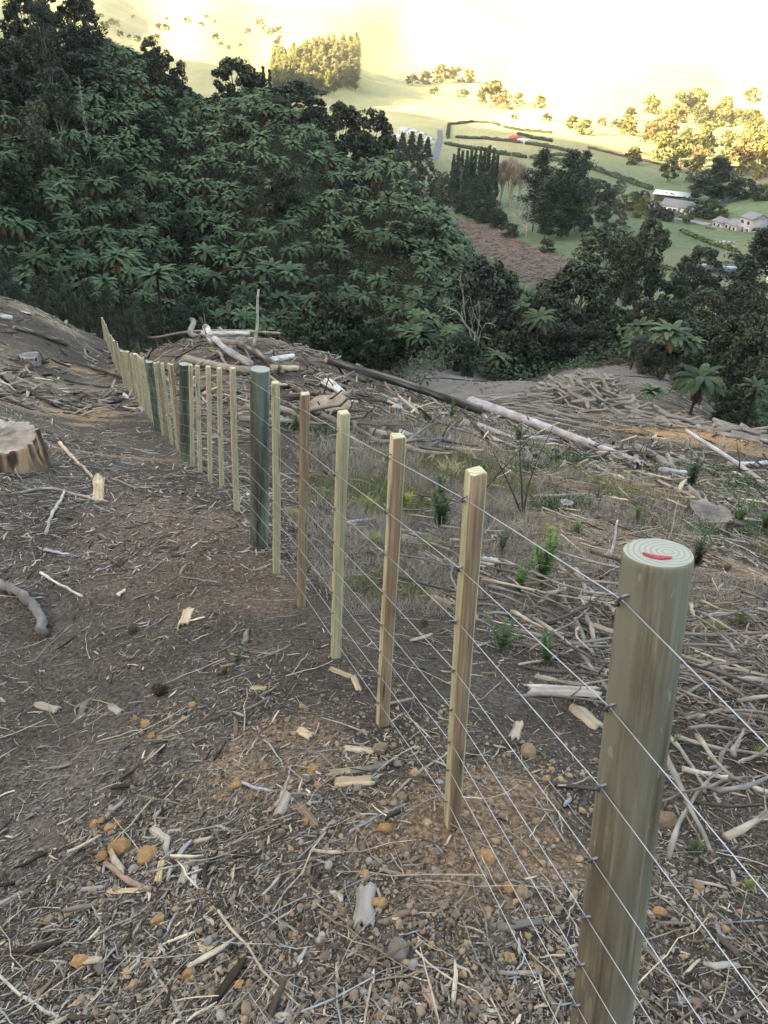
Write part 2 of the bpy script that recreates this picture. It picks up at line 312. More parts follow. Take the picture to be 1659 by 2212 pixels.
M['end_pale']=endgrain('batten_end_grain',(.40,.35,.20),(.66,.62,.42),34,(.02,.03))

# ------------------------------------------------------------------ ground sheet and its zones
def px_poly(pts):
    return [tuple(hit1(u,v)[:2]) for u,v in pts]
gcol=np.zeros(XX.shape+(3,)); gcol[:]=(.105,.140,.078)
def blend(mask,c):
    global gcol
    gcol=gcol*(1-mask[...,None])+np.array(c)*mask[...,None]
# paddock patches, then far dry grass with sunlight added to its colour
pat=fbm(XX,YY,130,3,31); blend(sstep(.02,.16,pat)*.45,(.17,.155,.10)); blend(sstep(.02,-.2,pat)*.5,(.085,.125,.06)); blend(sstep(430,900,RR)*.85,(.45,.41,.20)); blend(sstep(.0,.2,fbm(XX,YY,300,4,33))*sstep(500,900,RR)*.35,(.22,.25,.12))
blend(sstep(45,20,np.hypot(XX-215,(YY-430)*.8))*.8,(.17,.135,.10))
gcol*=(1+.5*fbm(XX,YY,22,4,35)+.25*fbm(XX,YY,70,2,36))[...,None]
# forested hillside floor (world polygon)
FORW=[(-400,40),(-60,42),(-25,44),(-14,46),(0,60),(8,84),(30,97),(48,88),(36,62),(30,47),(60,30),(130,60),(95,130),(62,170),(46,150),(44,120),(30,118),(24,150),(14,205),(-20,245),(-60,290),(-300,400),(-600,500)]
fmask=in_poly(XX,YY,FORW).astype(float)
# clearing: everything near the camera inside this polygon
CLW=[(-70,-60),(60,-60),(60,10),(27,40),(30,55),(41,80),(33,100),(0,97),(-10,70),(-6,47),(-22,44),(-45,38),(-70,30)]
cmask=in_poly(XX,YY,CLW).astype(float)
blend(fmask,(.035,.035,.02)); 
n1=fbm(XX,YY,2.5,4,41); n2=fbm(XX,YY,9,3,42); n3=fbm(XX,YY,.5,3,43)
soil=np.array((.062,.053,.044))*(1+.7*n1[...,None]+.5*n3[...,None])
tan_=np.array((.20,.16,.115)); mt=sstep(.02,.20,n2+.6*n1)[...,None]*.75; soil=soil*(1-mt)+tan_*mt
orr=np.array((.26,.17,.09)); mo=sstep(.20,.30,fbm(XX,YY,3.2,3,55)+.25*n3)[...,None]*.75; soil=soil*(1-mo)+orr*mo; soil=soil*(1+.28*sstep(.1,-.8,XX-np.interp(YY,[a[1] for a in FB],[a[0] for a in FB])))[...,None]
gcol=gcol*(1-cmask[...,None])+soil*cmask[...,None]
def spot(u,v,rx,c,k=.85,ry=None):
    p=hit1(u,v); ry=ry or rx; d=np.hypot((XX-p[0])/rx,(YY-p[1])/ry)+.8*fbm(XX,YY,rx*.7,3,int(u))
    blend(sstep(1.1,.6,d)*k,c)
ORG=(.40,.23,.10)
spot(1480,935,4.5,ORG,.9,3.2); spot(1560,960,4,(.30,.19,.10),.8,2.5); spot(870,800,9,(.33,.22,.11),.9,3.0); spot(760,792,5,(.30,.20,.10),.8,3)
spot(1380,1050,.9,ORG,.7); spot(1430,1070,1.2,ORG,.6); spot(1060,975,.9,ORG,.75); spot(1150,1020,1,(.33,.22,.12),.5); spot(1250,1150,1.4,(.26,.18,.11),.6)
spot(1600,1230,1.1,(.30,.20,.12),.8); spot(420,700,3,(.30,.20,.13),.7,4); spot(150,700,3,(.27,.19,.12),.6,3)
spot(340,1160,.8,(.17,.125,.095),.7); spot(480,1270,.6,(.16,.115,.085),.5); spot(600,1640,.25,(.24,.165,.10),.6); spot(1050,1790,.35,(.26,.17,.10),.6)
TRK=px_poly([(800,806),(900,803),(1100,808),(1250,799),(1455,808),(1452,845),(1330,836),(1180,826),(1130,858),(1040,872),(930,866),(850,836)])
blend(in_poly(XX+1.5*fbm(XX,YY,5,3,3),YY+2*fbm(XX,YY,5,3,4),TRK).astype(float)*.9,(.17,.155,.135))
# bare slip strip down the valley side
STR=px_poly([(985,470),(1060,484),(1150,532),(1235,560),(1262,600),(1240,640)])+[tuple(pt(1240,700,120)[:2]),tuple(pt(1160,640,140)[:2]),tuple(pt(1060,560,175)[:2])]
smask=in_poly(XX+5*fbm(XX,YY,18,2,3),YY+8*fbm(XX,YY,14,2,4),STR).astype(float); blend(smask,(.13,.10,.082))
GUL=[tuple(pt(1230,690,118)[:2]),tuple(pt(1330,680,118)[:2]),(41,104),(36,99),(25,98)]
blend(in_poly(XX,YY,GUL).astype(float),(.085,.055,.04))
g=MB(); idx=np.arange(GN*GN).reshape(GN,GN)
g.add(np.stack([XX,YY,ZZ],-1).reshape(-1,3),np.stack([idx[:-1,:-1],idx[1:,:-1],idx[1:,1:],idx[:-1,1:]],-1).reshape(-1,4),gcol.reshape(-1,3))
def ground_mat():
    m=mat('ground_soil_and_grass',rough=.95,nscale=3,namp=.22,bump=.9,bscale=34,spec=.15); n=m.node_tree; L=n.links.new; b=n.nodes['Principled BSDF']
    tc=n.nodes.new('ShaderNodeTexCoord'); src=b.inputs['Base Color'].links[0].from_socket
    for sc,a,lo,hi in ((55,.42,.38,.62),(.35,.18,.3,.7),(160,.25,.35,.65)):
        z=n.nodes.new('ShaderNodeTexNoise'); z.inputs['Scale'].default_value=sc; z.inputs['Detail'].default_value=4; L(tc.outputs['Object'],z.inputs['Vector'])
        r=n.nodes.new('ShaderNodeMapRange'); r.inputs[1].default_value=lo; r.inputs[2].default_value=hi; r.inputs[3].default_value=1-a; r.inputs[4].default_value=1+a; L(z.outputs[0],r.inputs[0])
        s=n.nodes.new('ShaderNodeVectorMath'); s.operation='SCALE'; L(src,s.inputs[0]); L(r.outputs[0],s.inputs['Scale']); src=s.outputs[0]
    L(src,b.inputs['Base Color']); return m
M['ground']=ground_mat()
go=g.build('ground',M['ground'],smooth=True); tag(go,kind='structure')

def ribbon(name,pts,width,lift,m,n=40,kind='structure'):
    """a sheet draped over the ground along a list of world points"""
    P=np.array(pts)[:,:2]; s=np.r_[0,np.cumsum(np.hypot(*np.diff(P,axis=0).T))]; t=np.linspace(0,s[-1],n)
    x=np.interp(t,s,P[:,0]); y=np.interp(t,s,P[:,1]); k=np.array([.2,.6,.2]); 
    for _ in range(3): x[1:-1]=np.convolve(x,k,'valid'); y[1:-1]=np.convolve(y,k,'valid')
    dx=np.gradient(x); dy=np.gradient(y); l=np.hypot(dx,dy); wd=width if not isinstance(width,(list,tuple)) else np.interp(t,np.linspace(0,s[-1],len(width)),width)
    V=[];K=7
    for q in np.linspace(-.5,.5,K):
        xx=x-dy/l*wd*q; yy=y+dx/l*wd*q; V.append(np.stack([xx,yy,gz(xx,yy)+lift],-1))
    V=np.stack(V,1); idx=np.arange(n*K).reshape(n,K)
    mb=MB(); mb.add(V.reshape(-1,3),np.stack([idx[:-1,:-1],idx[:-1,1:],idx[1:,1:],idx[1:,:-1]],-1).reshape(-1,4)[:,::-1]); o=mb.build(name,m,smooth=True); o['kind']=kind; return o
# far grass is dry, painted paler to boost its sunlight; low paddocks are green
# ------------------------------------------------------------------ roads, track, pond
hp=lambda u,v: tuple(hit1(u,v))
ribbon('road',[hp(*q) for q in [(950,281),(951,300),(945,322),(939,345)]],5.0,.12,M['road'],60)
ribbon('dirt_track',[hp(800,812),hp(900,815),hp(1020,822),hp(1150,812),hp(1250,806),hp(1350,808),hp(1450,818)]+[tuple(pt(1560,840,96)),],[4,5,6,6,7,7,6],.10,M['track'],90)
ribbon('farm_driveway',[hp(1405,440),hp(1430,462),hp(1455,472),hp(1495,478),hp(1530,486)],5,.2,M['drive'],40)
pp=hit1(1563,581)
w=MB(); th=np.linspace(0,2*np.pi,40,endpoint=False); rr=1+.12*np.sin(2*th+1)+.08*np.sin(3*th)
wx=pp[0]+9*rr*np.cos(th); wy=pp[1]+8.5*rr*np.sin(th)
zmax=gz(wx,wy).max()+.15
ring=np.stack([wx,wy,np.full(40,zmax)],1); low=ring.copy(); low[:,2]-=3
w.add(np.concatenate([ring,low,[[pp[0],pp[1],zmax]]]),np.stack([np.arange(40),np.roll(np.arange(40),-1),np.full(40,80)],1)); b_=0
w.extra(np.stack([np.arange(40)+40,np.roll(np.arange(40),-1)+40,np.roll(np.arange(40),-1),np.arange(40)],1),0)
o=w.build('pond_water',M['water']); o['kind']='structure'

# ------------------------------------------------------------------ the batten fence
mem=[((1422,1193),(1280,2343),'P'),((1028,1016),(977,1792),'b'),((857,940),(828,1572),'b'),((741,890),(727,1424),'b'),((657,850),(652,1309),'b'),((596,826),(596,1229),'b'),((562,797),(560,1166),'P'),((503,795),(512,1117),'b'),((474,795),(480,1068),'b'),((449,791),(454,1046),'b'),((427,790),(433,1027),'b'),((411,787),(416,1008),'b'),((398,786),(402,1000),'P')]
members=[]
for t,b,k in mem:
    rt=cray(*t); rb=cray(*b); best=None
    for r in np.linspace(.7,1.4,1401):
        v=rt*r-rb; L=np.linalg.norm(v); c=v[2]/L
        if best is None or c>best[0]: best=(c,r,1.15/L)
    c,r,d=best; members.append((k,rb*d,rt*r*d))
FL=np.array(FB[-5:])                               # fence line further down the slope
s=np.r_[0,np.cumsum(np.hypot(*np.diff(FL[:,:2],axis=0).T))]
start=s[0]; cur=.62; n=0
rnd=random.Random(3)
while cur<s[-1]:
    x=np.interp(cur,s,FL[:,0]); y=np.interp(cur,s,FL[:,1]); z=float(gz(x,y)); n+=1
    k='P' if n%6==0 else 'b'; tx,ty=rnd.uniform(-.02,.02),rnd.uniform(-.02,.02); hh=1.15+rnd.uniform(-.02,.02)
    members.append((k,np.array([x,y,z]),np.array([x+tx,y+ty,z+hh])))
    cur+=.62 if cur<22 else .68
fence=empty('batten_fence',tuple(members[0][1])); tag(fence,'new wire fence of round treated posts and pale battens running down the bare slope','fence')
floc=np.array(fence.location)
WH=[1.085,.905,.755,.605,.475,.36,.255,.13]        # wire heights above the ground
dirs=[]
for i in range(len(members)):
    a=members[max(i-1,0)][1]; b=members[min(i+1,len(members)-1)][1]; d=b-a; d[2]=0; dirs.append(d/np.linalg.norm(d))
def orient(o,B,T,d):
    up=(T-B)/np.linalg.norm(T-B); y=d-up*(d@up); y/=np.linalg.norm(y); x=np.cross(y,up)
    o.matrix_local=Matrix([[x[0],y[0],up[0],B[0]-floc[0]],[x[1],y[1],up[1],B[1]-floc[1]],[x[2],y[2],up[2],B[2]-floc[2]],[0,0,0,1]]); return x,y,up
def post_mesh(name,R,H,mats,seed):
    rg=np.random.default_rng(seed); mb=MB(); S=40; zs=np.r_[-.35,np.linspace(0,H-.012,26),H-.003,H]; th=np.arange(S)/S*2*np.pi
    V=[]
    for z in zs:
        r=R*(1.04-(.16 if R<.055 else .05)*z/H)*(1+.010*np.sin(3*th+z*1.5+seed)+.006*np.sin(7*th+4*z)+.004*rg.normal(size=S))
        if z>=H-.003: r=r-(.0015 if z>=H else .0)
        V.append(np.stack([r*np.cos(th),r*np.sin(th),np.full(S,z)],1))
    V=np.array(V); K=len(zs); i=np.arange(S); j=(i+1)%S
    Q=np.concatenate([np.stack([k*S+i,k*S+j,(k+1)*S+j,(k+1)*S+i],1) for k in range(K-1)])
    mb.add(V.reshape(-1,3),Q); b0=(K-1)*S; mb.V[-1]=np.concatenate([mb.V[-1],[[0,0,H+.001]]]); mb.C[-1]=np.ones((len(mb.V[-1]),3)); mb.n+=1
    mb.extra(np.stack([b0+i,b0+j,np.full(S,K*S)],1),0,1); me=mb.build(name,mats,link=False)
    sm=np.zeros(len(me.polygons),bool); sm[:len(Q)]=True; me.polygons.foreach_set('use_smooth',sm); return me
def batten_mesh(name,H,mats,seed,w=.038,t=.038):
    front=len(mats)>2
    rg=np.random.default_rng(seed); mb=MB(); zs=np.r_[-.08,np.linspace(0,H-.004,12),H]; V=[]
    c=.004
    for z in zs:
        cc=c; ins=.002 if z==H else 0
        bow=.004*np.sin(z*2.4+seed); X=w/2-ins; Y=t/2-ins
        pr=[(-X+cc,-Y),(X-cc,-Y),(X,-Y+cc),(X,Y-cc),(X-cc,Y),(-X+cc,Y),(-X,Y-cc),(-X,-Y+cc)]
        V.append([(a+bow+rg.normal()*.0006,b+rg.normal()*.0006,z+(.002*rg.normal() if z==H else 0)) for a,b in pr])
    V=np.array(V); K=len(zs); i=np.arange(8); j=(i+1)%8
    Q=np.concatenate([np.stack([k*8+i,k*8+j,(k+1)*8+j,(k+1)*8+i],1) for k in range(K-1)])
    mb.add(np.concatenate([V.reshape(-1,3),[[0,0,H+.001]]]),Q); mb.extra(np.stack([(K-1)*8+i,(K-1)*8+j,np.full(8,K*8)],1),0,1)
    if front: mb.MQ[0]=np.where(np.isin(np.arange((K-1)*8)%8,[3,4]),2,0)
    return mb.build(name,mats,link=False)
PM={0:post_mesh('post',.0530,1.15,[M['post_near'],M['end_post']],1),1:post_mesh('post',.056,1.15,[M['post_dark'],M['end_post']],2),2:post_mesh('post',.050,1.15,[M['batten_green'],M['end_pale']],3)}
BM=[batten_mesh('batten',1.15,[M[k],M['end_pale']],i) for i,k in enumerate(['batten_pale','batten_green','batten_brown','batten_pale','batten_green'])]
BM+=[batten_mesh('batten',1.15,[M['batten_green'],M['end_pale'],M['batten_brown']],7),batten_mesh('batten',1.15,[M['batten_pale'],M['end_pale'],M['batten_brown']],8)]
bord=[2,0,1,2,4,0,0,3,0,3]
def staple_mesh():
    mb=MB(); P=[(-.012,-.006,-.004),(.002,-.006,-.003),(.007,-.006,0),(.007,.006,0),(.002,.006,.003),(-.012,.006,.004)]
    add_tube(mb,P,.0022,6); return mb.build('staple',M['staple'],link=False,smooth=True)
def staple_up():
    mb=MB(); a=math.radians(35); P=[]
    for q,(x,z) in enumerate([(-.012,-.014),(.003,-.014),(.006,-.007),(.0065,.0),(.006,.007),(.003,.014),(-.012,.014)]): P.append((x,z*math.sin(a)*.9,z*math.cos(a)*.9))
    add_tube(mb,P,.0023,6); return mb.build('staple',M['staple'],link=False,smooth=True)
SM=staple_up()
wires=[[] for _ in WH]; bi=0; pi_=0
for i,(k,B,T) in enumerate(members):
    d=-dirs[i]                                     # towards the viewer along the line
    if k=='P':
        me=PM[0 if pi_==0 else (1 if pi_<=3 else 2)]; o=link_obj('post',me,fence); x,y,up=orient(o,B,T,d); off=(.053 if pi_==0 else .056); pi_+=1
        if pi_==1: PXF=np.stack([x,y,up],1); o['label']='thick pale grey green post with a red paint stroke on its ringed top'
    else:
        me=BM[{0:5,1:6,2:1,3:2,4:4}.get(bi,bord[bi%10])]; o=link_obj('batten',me,fence); x,y,up=orient(o,B,T,d); off=.0195; bi+=1
    s_=-1 if (x@np.array([-1,-.35,0]))<0 else 1        # the side the wires run on: the uphill side, facing the viewer
    for wi,h in enumerate(WH):
        hh=h*(1.0); p=B+up*hh+x*s_*(off*(1.0 if k!='P' else 1.03-(.155 if (k=='P' and pi_==1) else .05)*h/1.15)+.0022)
        wires[wi].append(p)
        if i<7:
            st=link_obj('staple',SM,o); st.location=((off+.0008)*s_*(1.0 if k!='P' else 1.03-(.155 if (k=='P' and pi_==1) else .05)*h/1.15),0,hh); st.rotation_euler=(0,0,0 if s_>0 else math.pi)
            if k=='P': st.scale=(1.15,1.15,1.15)
NP=members[0]
post0=[c for c in fence.children if c.name.startswith('post')][0]
# red paint stroke across the ringed top
pb=MB(); TT=np.linspace(-1,1,26); up3=.0018
V=[]
for q,t in enumerate(TT):
    cx=.030*t; cy=0
    w_=.0048*(1-.55*abs(t)**3)*(1+.18*math.sin(q*2.3)); V.append((cx,cy,w_,t))
pd_=None
ex=np.array([1.,0,0]); 
ml=PXF; vd=ml.T@(-np.array(NP[2])*np.array([1,1,0])); vd[2]=0; vd/=np.linalg.norm(vd)   # towards the viewer in the post's own frame
sd=np.array([-vd[1],vd[0],0])
VV=[];
for cx,cy,w_,t in V:
    c=sd*cx*.62+vd*(.013-.006*(1-t*t)*-1-.010*0)
    for e in (-1,1):
        for zz in (1.1503,1.1503+up3): VV.append(np.array([0,0,zz])+c+vd*w_*e)
VV=np.array(VV).reshape(26,4,3); idx=np.arange(104).reshape(26,4)
for a,b in ((0,1),(1,3),(3,2),(2,0)):
    pb.Q.append(np.stack([idx[:-1,a],idx[1:,a],idx[1:,b],idx[:-1,b]],1)); pb.MQ.append(np.zeros(25,int))
pb.V.append(VV.reshape(-1,3)); pb.C.append(np.ones((104,3))); pb.n=104
link_obj('paint_mark',pb.build('paint_mark',M['paintred'],link=False),post0)
# wires continue behind the viewer to the next post
nxt=NP[1]+np.array([1.55,-3.6,.95]); nxt[2]=float(gz(nxt[0],nxt[1]))
for wi,h in enumerate(WH):
    P0=wires[wi][0]; tgt=nxt+np.array([0,0,h]); pts=[P0+(tgt-P0)*t-np.array([0,0,.01*4*t*(1-t)]) for t in (1,.75,.5,.25,.12)]+wires[wi]
    mb=MB(); V,Q,T=tube(np.array(pts)-floc,.0010,6); mb.add(V,Q); mb.extra(T,0); mb.build('wire',M['wire'],fence,smooth=True)
o=link_obj('post',PM[2],fence); orient(o,nxt,nxt+np.array([0,0,1.15]),np.array([-.4,.9,0]))

# ------------------------------------------------------------------ vegetation templates
LEAFV=np.array([[-1,0,0],[0,-.45,.12],[1,0,-.1],[0,.45,.12]],float); LEAFF=np.array([[0,1,2,3]])
def leaves(mb,P,size,col,up=.5,asp=1.0):
    k=len(P); R=rand_rot(k)
    # bias leaf faces towards the sky
    n=R[:,:,2]; n[n[:,2]<0]*=-1; n=n+np.array([0,0,up]); n/=np.linalg.norm(n,axis=1)[:,None]
    x=R[:,:,0]-n*(R[:,:,0]*n).sum(1)[:,None]; x/=np.linalg.norm(x,axis=1)[:,None]
    R=np.stack([x,np.cross(n,x),n],2)*np.broadcast_to(size,(k,))[:,None,None]; R[:,2,:]/=asp
    mb.inst(LEAFV,LEAFF,R,P,col)
def crown_tree(seed,prof,K=46,per=70,clump=.085,leaf=.024,base=(.055,.075,.04),trunk=(.08,.065,.05),z0=.18,tr=.022,up=.5,trunks=1,asp=1.0):
    """unit tree: height 1, crown about 1 wide at object scale; returns trunk mesh, crown mesh"""
    rg=np.random.default_rng(seed); ce=[]; tries=0
    while len(ce)<K and tries<9000:
        tries+=1; z=rg.uniform(z0,1); r=prof((z-z0)/(1-z0))*.5
        a=rg.uniform(0,2*np.pi); q=r*np.sqrt(rg.uniform(.12,1)); c=np.array([q*np.cos(a),q*np.sin(a),z])
        if all(np.hypot(*(c[:2]-e[:2]))+abs(c[2]-e[2])*.9*asp>clump*.8 for e in ce): ce.append(c)
    ce=np.array(ce); P=[];Cc=[]
    for c in ce:
        d=rg.normal(size=(per,3)); d/=np.linalg.norm(d,axis=1)[:,None]; d*=(rg.uniform(.35,1,size=(per,1))**.5)*clump*rg.uniform(.7,1.35)
        d[:,2]*=.75/asp; P.append(c+d); t=rg.uniform(.7,1.3); w=rg.uniform(-.12,.12)
        Cc.append(np.array(base)*t*(1+np.array([w,0,-w]))*rg.uniform(.75,1.25,size=(per,1)))
    mb=MB(); leaves(mb,np.concatenate(P),leaf*1.35*rg.uniform(.7,1.3,size=len(ce)*per),np.concatenate(Cc),up,asp); cm=mb.build('crown',M['leaf'],link=False)
    tb=MB()
    for t in range(trunks):
        off=rg.normal(size=2)*.05*(trunks>1); ln=rg.normal(size=2)*.06
        zz=np.linspace(-.03,.8,9); path=np.stack([off[0]+ln[0]*zz+.012*np.sin(zz*6+t),off[1]+ln[1]*zz+.012*np.cos(zz*5+t),zz],1)
        add_tube(tb,path,np.linspace(tr,tr*.35,9)/(1+.3*(trunks>1)),6,trunk)
    for c in ce[rg.permutation(len(ce))[:14]]:
        zb=max(.12,c[2]*rg.uniform(.45,.75)); a=np.array([0,0,zb]); m_=(a+c)/2+np.array([0,0,-.02])
        add_tube(tb,[a,m_,c],[tr*.4,tr*.28,tr*.1],4,trunk)
    return tb.build('trunk',M['bark'],link=False,smooth=True),cm
dome=lambda t: np.sqrt(max(0,1-(abs(t-.42)/.6)**2.2))
tall=lambda t: (.55+.45*t)*np.sqrt(max(0,1-max(0,(t-.55)/.47)**2))
cone=lambda t: max(.06,1-t)**.8
colm=lambda t: .9*np.sqrt(max(.0,1-(abs(t-.35)/.67)**2.4))
TPL={}
def reg(k,l): TPL[k]=l
reg('bush',[crown_tree(10+i,dome,80,90,.10,.028,b,z0=.04) for i,b in enumerate([(.045,.060,.036),(.050,.070,.038),(.060,.068,.045)])])
reg('dark',[crown_tree(20+i,dome,85,95,.095,.024,b,z0=.08) for i,b in enumerate([(.050,.062,.042),(.054,.068,.044),(.062,.068,.050)])])
reg('kanuka',[crown_tree(30+i,tall,80,90,.10,.020,b,trunk=(.26,.24,.20),z0=.42,tr=.014,trunks=4,asp=2.2) for i,b in enumerate([(.066,.078,.058),(.060,.070,.050)])])
reg('pole',[crown_tree(35+i,dome,90,85,.115,.026,b,trunk=(.42,.40,.35),z0=.38,tr=.016,trunks=3,asp=2.0) for i,b in enumerate([(.070,.092,.052),(.064,.084,.050)])])
reg('conifer',[crown_tree(40+i,cone,150,40,.10,.045,b,z0=.03,up=.2,asp=3.4) for i,b in enumerate([(.035,.058,.036),(.040,.060,.034)])])
reg('column',[crown_tree(45+i,colm,60,60,.10,.032,b,z0=.06,up=.3,asp=1.5) for i,b in enumerate([(.055,.07,.045),(.09,.11,.05)])])
reg('olive',[crown_tree(50+i,dome,50,60,.10,.034,b,z0=.08) for i,b in enumerate([(.13,.14,.05),(.095,.10,.07)])])
reg('sunny',[crown_tree(55+i,dome,26,34,.14,.06,b,z0=.05) for i,b in enumerate([(.17,.17,.06),(.12,.13,.05),(.20,.17,.08)])])  # bright yellow green leaves, the sunlight put into their colour
def pine_tree(seed,base=(.032,.048,.030),dead=False,W=1.0):
    """unit conifer with irregular tiers of spreading boughs"""
    rg=np.random.default_rng(seed); tb=MB(); cb=MB(); zz=np.linspace(-.02,.98,10)
    col=(.50,.49,.46) if dead else (.10,.08,.065)
    lean=rg.normal(size=2)*.02
    add_tube(tb,np.stack([lean[0]*zz,lean[1]*zz,zz],1),np.linspace(.018,.003,10),6,col)
    z=.12 if not dead else .2; P=[];C=[];S=[]
    while z<.97:
        n=rg.integers(3,6)
        for k in range(n):
            a=rg.uniform(0,6.28); L=.5*W*(min(1,(1-z)*1.7+.12))*rg.uniform(.55,1.1)
            if z<.3: L*=rg.uniform(.3,.9)
            t=np.linspace(0,1,4); path=np.stack([np.cos(a)*L*t,np.sin(a)*L*t,z+(.10*t+.06*t*t)*L*1.2],1)
            add_tube(tb,path,np.linspace(.006,.0015,4),3,col)
            if dead:
                for q in range(4):
                    b=path[2]*.5+path[rg.integers(1,4)]*.5; add_tube(tb,[b,b+rg.normal(size=3)*.05],[.002,.001],3,col)
                continue
            m=int(60+200*L); tt=rg.uniform(.25,1.05,m); sp=.035+.09*L
            c=np.stack([np.cos(a)*L*tt,np.sin(a)*L*tt,z+(.10*tt+.06*tt*tt)*L*1.2],1)+rg.normal(size=(m,3))*np.array([sp,sp,.016])
            P.append(c); tn=rg.uniform(.7,1.3); C.append(np.array(base)*tn*rg.uniform(.7,1.3,size=(m,1)))
        z+=rg.uniform(.030,.06)
    if dead: return tb.build('trunk',M['bark'],link=False,smooth=True),None
    P=np.concatenate(P); leaves(cb,P,.030*rg.uniform(.7,1.4,size=len(P)),np.concatenate(C),.6,1.8)
    return tb.build('trunk',M['bark'],link=False,smooth=True),cb.build('crown',M['needle'],link=False)
reg('pine',[pine_tree(60+i) for i in range(4)]); reg('deadpine',[pine_tree(66,dead=True)])
reg('beltpine',[pine_tree(68+i,base=(.24,.23,.10),W=.9) for i in range(2)])  # yellow copy of the pine, needles coloured as if sunlit
def branchy(seed,levels=5,col=(.30,.27,.24),spread=.5,r0=.02,L0=.26,n=3,twig=.0045,up=.25,trunk=.25):
    """leafless tree: forked limbs down to fine twigs"""
    rg=np.random.default_rng(seed); mb=MB(); tw=MB()
    def grow(p,d,L,r,l):
        q=p+d*L; mid=(p+q)/2+rg.normal(size=3)*L*.05
        add_tube(mb if l>1 else tw,[p,mid,q],[r,r*.85,r*.7],5 if l>2 else 3,col)
        if l==0: return
        for k in range(n if l<levels else n+1):
            nd=d+rg.normal(size=3)*spread; nd[2]+=up; nd/=np.linalg.norm(nd); s=rg.uniform(.35,1)
            grow(p+(q-p)*s,nd,L*rg.uniform(.6,.85),max(twig,r*.62),l-1)
    grow(np.zeros(3)-np.array([0,0,.02]),np.array([.02,0,1.0]),trunk,r0,levels)
    V=np.concatenate(mb.V+tw.V); sc=1/V[:,2].max()
    for b in (mb,tw): b.V=[v*np.array([sc,sc,sc]) for v in b.V]
    return mb.build('trunk',M['bark'],link=False,smooth=True),tw.build('crown',M['bark'],link=False)
reg('bare',[branchy(71,5,(.27,.22,.18),.42,n=4,up=.40),branchy(72,5,(.30,.29,.29),.45,n=4,up=.30),branchy(74,5,(.32,.25,.18),.42,n=4,up=.40)])
reg('snagtree',[branchy(73,6,(.30,.31,.27),.50,r0=.015,n=2,up=.28,twig=.0016,trunk=.30)])
TN={'bush':'broadleaf_shrub','dark':'broadleaf_tree','kanuka':'slender_tree','pole':'pale_trunked_tree','conifer':'conifer_tree','column':'columnar_tree','olive':'autumn_tree','sunny':'shade_tree','pine':'pine_tree','deadpine':'dead_pine','beltpine':'pine_tree','bare':'bare_tree','snagtree':'bare_tree'}
TC={'bush':'shrub','dark':'tree','kanuka':'tree','pole':'tree','conifer':'tree','column':'tree','olive':'tree','sunny':'tree','pine':'tree','deadpine':'dead tree','beltpine':'tree','bare':'bare tree','snagtree':'bare tree'}
OCC=[]                                                     # (x,y,r) of placed crowns
def tree(kind,p,h,w,label,group=None,var=None,parts=True,rz=None,occ=True):
    tp=TPL[kind]; tm,cm=tp[(random.randrange(len(tp)) if var is None else var)%len(tp)]
    rz=random.uniform(0,6.28) if rz is None else rz
    r=empty(TN[kind],(float(p[0]),float(p[1]),float(p[2])),rz,(w,w,h)); tag(r,label,TC[kind],group)
    t_=link_obj('trunk',tm,r)
    if cm:
        c_=link_obj('crown',cm,r)
        if kind in ('bush','dark','olive') and h>1.25*w: f=1.25*w/h; c_.scale=(1,1,f); c_.location=(0,0,1-f); t_.scale=(1,1,.97)
    if occ: OCC.append((p[0],p[1],w*.5))
    return r
def bytop(kind,u,v,d,wpx,label,group=None,hmin=3,hmax=30,**k):
    p=pt(u,v,d); z=float(gz(p[0],p[1])); h=float(np.clip(p[2]-z,hmin,hmax)); return tree(kind,(p[0],p[1],p[2]-h if p[2]-h<z else z),h,wpx*d/F,label,group,**k)
def bybase(kind,u,v,vtop,wpx,label,group=None,**k):
    p=hit1(u,v)
    if np.isnan(p[0]): print('MISS',kind,u,v); return
    d=dpt(p); return tree(kind,p,(v-vtop)*d/F*1.06,wpx*d/F,label,group,**k)

